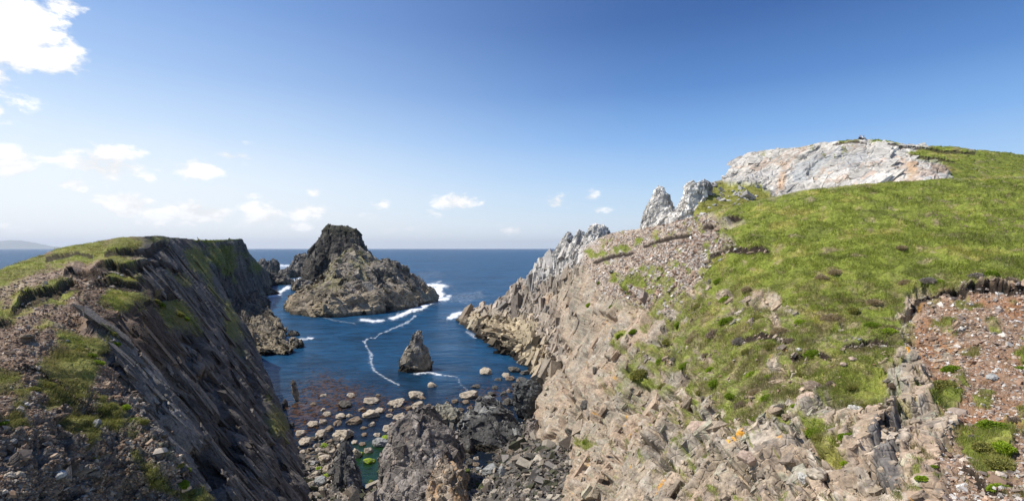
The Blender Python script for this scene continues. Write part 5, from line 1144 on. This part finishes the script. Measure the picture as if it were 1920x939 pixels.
STV = np.array([(x, y, z) for z in (-1, 1) for y in (-1, 1) for x in (-1, 1)], float); STF = np.array([(0, 2, 3, 1), (4, 5, 7, 6), (0, 1, 5, 4), (1, 3, 7, 5), (3, 2, 6, 7), (2, 0, 4, 6)])
def stones(name, p, n, size, seed, cols, wt=None):
    rg, i, C = scatter(p, p.stone if wt is None else wt, n, seed)
    stones_at(name, rg, C, p.N[i], size*np.exp(rg.normal(size=n)*.55)*np.clip(p.d[i]/30, .8, 1.7), cols)
def stones_at(name, rg, C, N, s, cols, mat=None):
    n = len(C)
    V = STV[None]*(1+rg.uniform(-.45, .25, (n, 8, 3)))
    V[:, 4:, :2] *= rg.uniform(.4, .95, (n, 1, 1))
    V *= np.stack([rg.uniform(.6, 1.3, n), rg.uniform(.5, 1.0, n), rg.uniform(.22, .6, n)], -1)[:, None]*s[:, None, None]*.5
    q = rg.normal(size=(n, 4))*np.array((1, .28, .28, 1)); q /= np.linalg.norm(q, axis=1, keepdims=True); w, x, y, z = q.T
    Rm = np.stack([np.stack([1-2*(y*y+z*z), 2*(x*y-z*w), 2*(x*z+y*w)], -1), np.stack([2*(x*y+z*w), 1-2*(x*x+z*z), 2*(y*z-x*w)], -1), np.stack([2*(x*z-y*w), 2*(y*z+x*w), 1-2*(x*x+y*y)], -1)], 1)
    V = np.einsum('nij,nkj->nki', Rm, V)+C[:, None]+(N*(s*.06)[:, None])[:, None]
    Fq = (STF[None]+8*np.arange(n)[:, None, None]).reshape(-1, 4)
    c = np.array(cols)[rg.integers(0, len(cols), n)]*rg.uniform(.7, 1.25, (n, 1))
    tag(link(name, mesh_np(name, V.reshape(-1, 3), Fq, mat or M_STONE, np.repeat(c, 8, 0), smooth=False)), kind='stuff')
SB = [(.30, .20, .125), (.34, .25, .175), (.22, .165, .12), (.20, .135, .09), (.40, .34, .27), (.15, .11, .08), (.26, .17, .11)]
SW = [(.46, .38, .30), (.54, .48, .41), (.36, .32, .28), (.30, .2, .14), (.58, .54, .49), (.40, .28, .2), (.24, .19, .16)]
stones('loose_stones', headland, 26000, .07, 841, SB)
stones('loose_stones', hillside, 24000, .10, 842, SW)
stones('loose_stones', hillside, 7000, .08, 845, [(.36, .23, .15), (.42, .32, .24), (.26, .15, .09), (.50, .43, .36), (.22, .14, .1), (.38, .30, .24)], wt=hillside.earth)
stones('loose_stones', crag, 500, .3, 843, [(.5, .47, .42), (.3, .28, .26)])
rg_ = np.random.default_rng(850)
sel = rg_.choice(SX.size, 14000, p=(lambda w: w/w.sum())(np.clip((SZ.ravel()+.5), 0, .7)*(SY.ravel() < 92)*(SX.ravel() > -33)))
Cp = np.stack([SX.ravel()[sel], SY.ravel()[sel], SZ.ravel()[sel]], -1)+rg_.uniform(-.15, .15, (14000, 3))
stones_at('shingle', rg_, Cp, np.tile((0, 0, 1.), (14000, 1)), .40*np.exp(rg_.normal(size=14000)*.55), [(.24, .2, .155), (.16, .145, .125), (.09, .083, .075), (.32, .28, .22), (.12, .1, .08), (.08, .08, .05)])
# floating kelp
n_ = 2600; wk = sea_kelp**2; sel = rg_.choice(len(wk), n_, p=wk/wk.sum()); kp, kq = sea_px[sel]+rg_.uniform(-1, 1, n_), sea_py[sel]+rg_.uniform(-1, 1, n_)
ok = perlin(np.stack([kp*.045, kq*.09, kp*0], -1), 7)+.35*perlin(np.stack([kp*.15, kq*.3, kp*0], -1), 8) > .02
C = W(kp, kq, sea_d(kq))[ok]; C[:, 2] = .025; n_ = len(C); an = rg_.uniform(0, 6.28, n_); L = rg_.uniform(.15, .55, n_); dr = np.stack([np.cos(an), np.sin(an), an*0], -1); nr = np.stack([-np.sin(an), np.cos(an), an*0], -1)
V = np.stack([C-dr*L[:, None], C+nr*(L*.22)[:, None]+np.array((0, 0, .03)), C+dr*L[:, None], C-nr*(L*.22)[:, None]+np.array((0, 0, .03))], 1).reshape(-1, 3)
tag(link('kelp', mesh_np('kelp', V, np.arange(n_*4).reshape(n_, 4), M_LEAF, np.repeat(mix((.07, .035, .015), (.20, .10, .045), rg_.uniform(0, 1, n_)), 4, 0), smooth=False)), kind='stuff')
# ------------------------------------------------------------------ two people resting on the summit
def skin(name, joints, edges, mat, sub=2):
    me = bpy.data.meshes.new(name); keys = list(joints); ix = {k: i for i, k in enumerate(keys)}
    me.from_pydata([joints[k][:3] for k in keys], [(ix[a], ix[b]) for a, b in edges], [])
    o = bpy.data.objects.new(name, me); COL.objects.link(o)
    o.modifiers.new('skin', 'SKIN'); s = o.modifiers.new('sub', 'SUBSURF'); s.levels = s.render_levels = sub
    for i, k in enumerate(keys):
        sv = me.skin_vertices[0].data[i]; r = joints[k][3]; sv.radius = (r, r); sv.use_root = (i == 0)
    dg = bpy.context.evaluated_depsgraph_get(); dg.update()
    m2 = bpy.data.meshes.new_from_object(o.evaluated_get(dg)); bpy.data.objects.remove(o); bpy.data.meshes.remove(me)
    m2.name = name; m2.materials.clear(); m2.materials.append(mat)
    for q in m2.polygons: q.use_smooth = True
    return m2
SKIN_ = plain_mat('skin', (.52, .33, .24), .6, 8, .08)
def person(loc, rz, label, top, trousers, hair, lean, arms):
    """seated, knees drawn up, facing -y locally"""
    e = bpy.data.objects.new('person', None); COL.objects.link(e); e.location = loc; e.rotation_euler = (0, 0, rz); tag(e, label, 'person', None)
    l = lean
    J = {'pelvis': (0, .12, .12, .15), 'belly': (0, .10-l*.3, .32, .13), 'chest': (0, .08-l*.7, .50, .15), 'neck': (0, .05-l, .64, .055), 'jaw': (0, .0-l, .73, .075), 'head': (0, .02-l, .82, .095), 'crown': (0, .04-l, .90, .07), 'nose': (0, -.085-l, .775, .022)}
    ed = [('pelvis', 'belly'), ('belly', 'chest'), ('chest', 'neck'), ('neck', 'jaw'), ('jaw', 'head'), ('head', 'crown'), ('jaw', 'nose')]
    for s, t in ((-1, 'l'), (1, 'r')):
        J.update({'sh'+t: (s*.19, .06-l*.8, .56, .062), 'el'+t: (s*.27, -.06-l*.6, .34, .045), 'wr'+t: (s*arms, -.26-l*.4, .36, .03), 'ha'+t: (s*arms*.6, -.33-l*.4, .37, .032),
                  'hip'+t: (s*.11, .08, .11, .10), 'kn'+t: (s*.16, -.34, .40, .065), 'an'+t: (s*.15, -.46, .05, .04), 'to'+t: (s*.17, -.64, .02, .032)})
        ed += [('chest', 'sh'+t), ('sh'+t, 'el'+t), ('el'+t, 'wr'+t), ('wr'+t, 'ha'+t), ('pelvis', 'hip'+t), ('hip'+t, 'kn'+t), ('kn'+t, 'an'+t), ('an'+t, 'to'+t)]
        for f in range(5):
            J[f'f{t}{f}'] = (s*(arms*.6+(.026-.013*f)), -.40-l*.4+(.02 if f in (0, 4) else 0), .355-.004*f, .009)
            ed.append(('ha'+t, f'f{t}{f}'))
    link('body', skin('body', J, ed, SKIN_), e)
    def grow(keys, k): return {n: (*J[n][:3], J[n][3]*k+.012) for n in keys}
    cloth = lambda n, col: plain_mat(n, col, .9, 14, .12)
    K = ['belly', 'chest', 'shl', 'ell', 'wrl', 'shr', 'elr', 'wrr', 'pelvis']
    link(top[0], skin(top[0], grow(['belly', 'chest', 'pelvis', 'shl', 'ell', 'wrl', 'shr', 'elr', 'wrr'], 1.08), [x for x in ed if x[0] in K and x[1] in K], cloth(top[0], top[1])), e)
    K = ['pelvis', 'hipl', 'knl', 'anl', 'hipr', 'knr', 'anr']
    link('trousers', skin('trousers', grow(K, 1.1), [x for x in ed if x[0] in K and x[1] in K], cloth('trousers', trousers)), e)
    for s, t in ((-1, 'l'), (1, 'r')):
        K = ['an'+t, 'to'+t]; link('shoe', skin('shoe', grow(K, 1.2), [tuple(K)], cloth('shoe', (.04, .035, .03))), e)
        link('eye', skin('eye', {'a': (s*.035, -.083-l, .815, .012), 'b': (s*.037, -.086-l, .815, .012)}, [('a', 'b')], cloth('eye', (.03, .03, .03)), 1), e)
    K = {'a': (0, .06-l, .80, .085), 'b': (0, .05-l, .88, .095), 'c': (0, -.01-l, .93, .06)}
    if hair[1]: K['d'] = (0, .09-l, .70, .07)
    link('hair', skin('hair', K, [('a', 'b'), ('b', 'c')]+([('a', 'd')] if hair[1] else []), cloth('hair', hair[0])), e)
def top_of(px):
    m = np.abs(crag.px-px) < 2.0; j = np.nonzero(m)[0][np.argmin(crag.py[m])]; return crag.V[j], crag.d[j]
for (px, lab, top, tr, hair, lean, arms, rz) in [(1613.5, 'seated person in dark jacket with arms folded on knees, on the hilltop', ('jacket', (.02, .022, .03)), (.02, .025, .04), ((.10, .06, .04), False), .10, .10, .25),
                                                  (1619.5, 'seated fair-haired person in white shirt leaning forward, on the hilltop', ('shirt', (.75, .74, .72)), (.25, .23, .2), ((.34, .24, .12), True), .16, .15, .45)]:
    v, d = top_of(px); person((v[0], v[1]+.1, v[2]-.10), rz, lab, top, tr, hair, lean, arms)

# ------------------------------------------------------------------ sea air
def haze():
    m, n, out = nt_new('haze')
    pv = node(n, 'ShaderNodeVolumePrincipled', {'Color': (.86, .92, 1, 1), 'Density': HAZE, 'Anisotropy': .2})
    n.links.new(pv.outputs[0], out.inputs['Volume'])
    a, b, z0, z1 = -40000, 40000, -9, 1300
    y0, y1 = -3000, 110000
    V = [(x, y, z) for z in (z0, z1) for y in (y0, y1) for x in (a*3, b*3)]
    me = mesh_np('haze', np.array(V, float), STF, m, smooth=False)
    tag(link('haze', me), kind='stuff')
HAZE = 1.7e-5
if HAZE: haze()
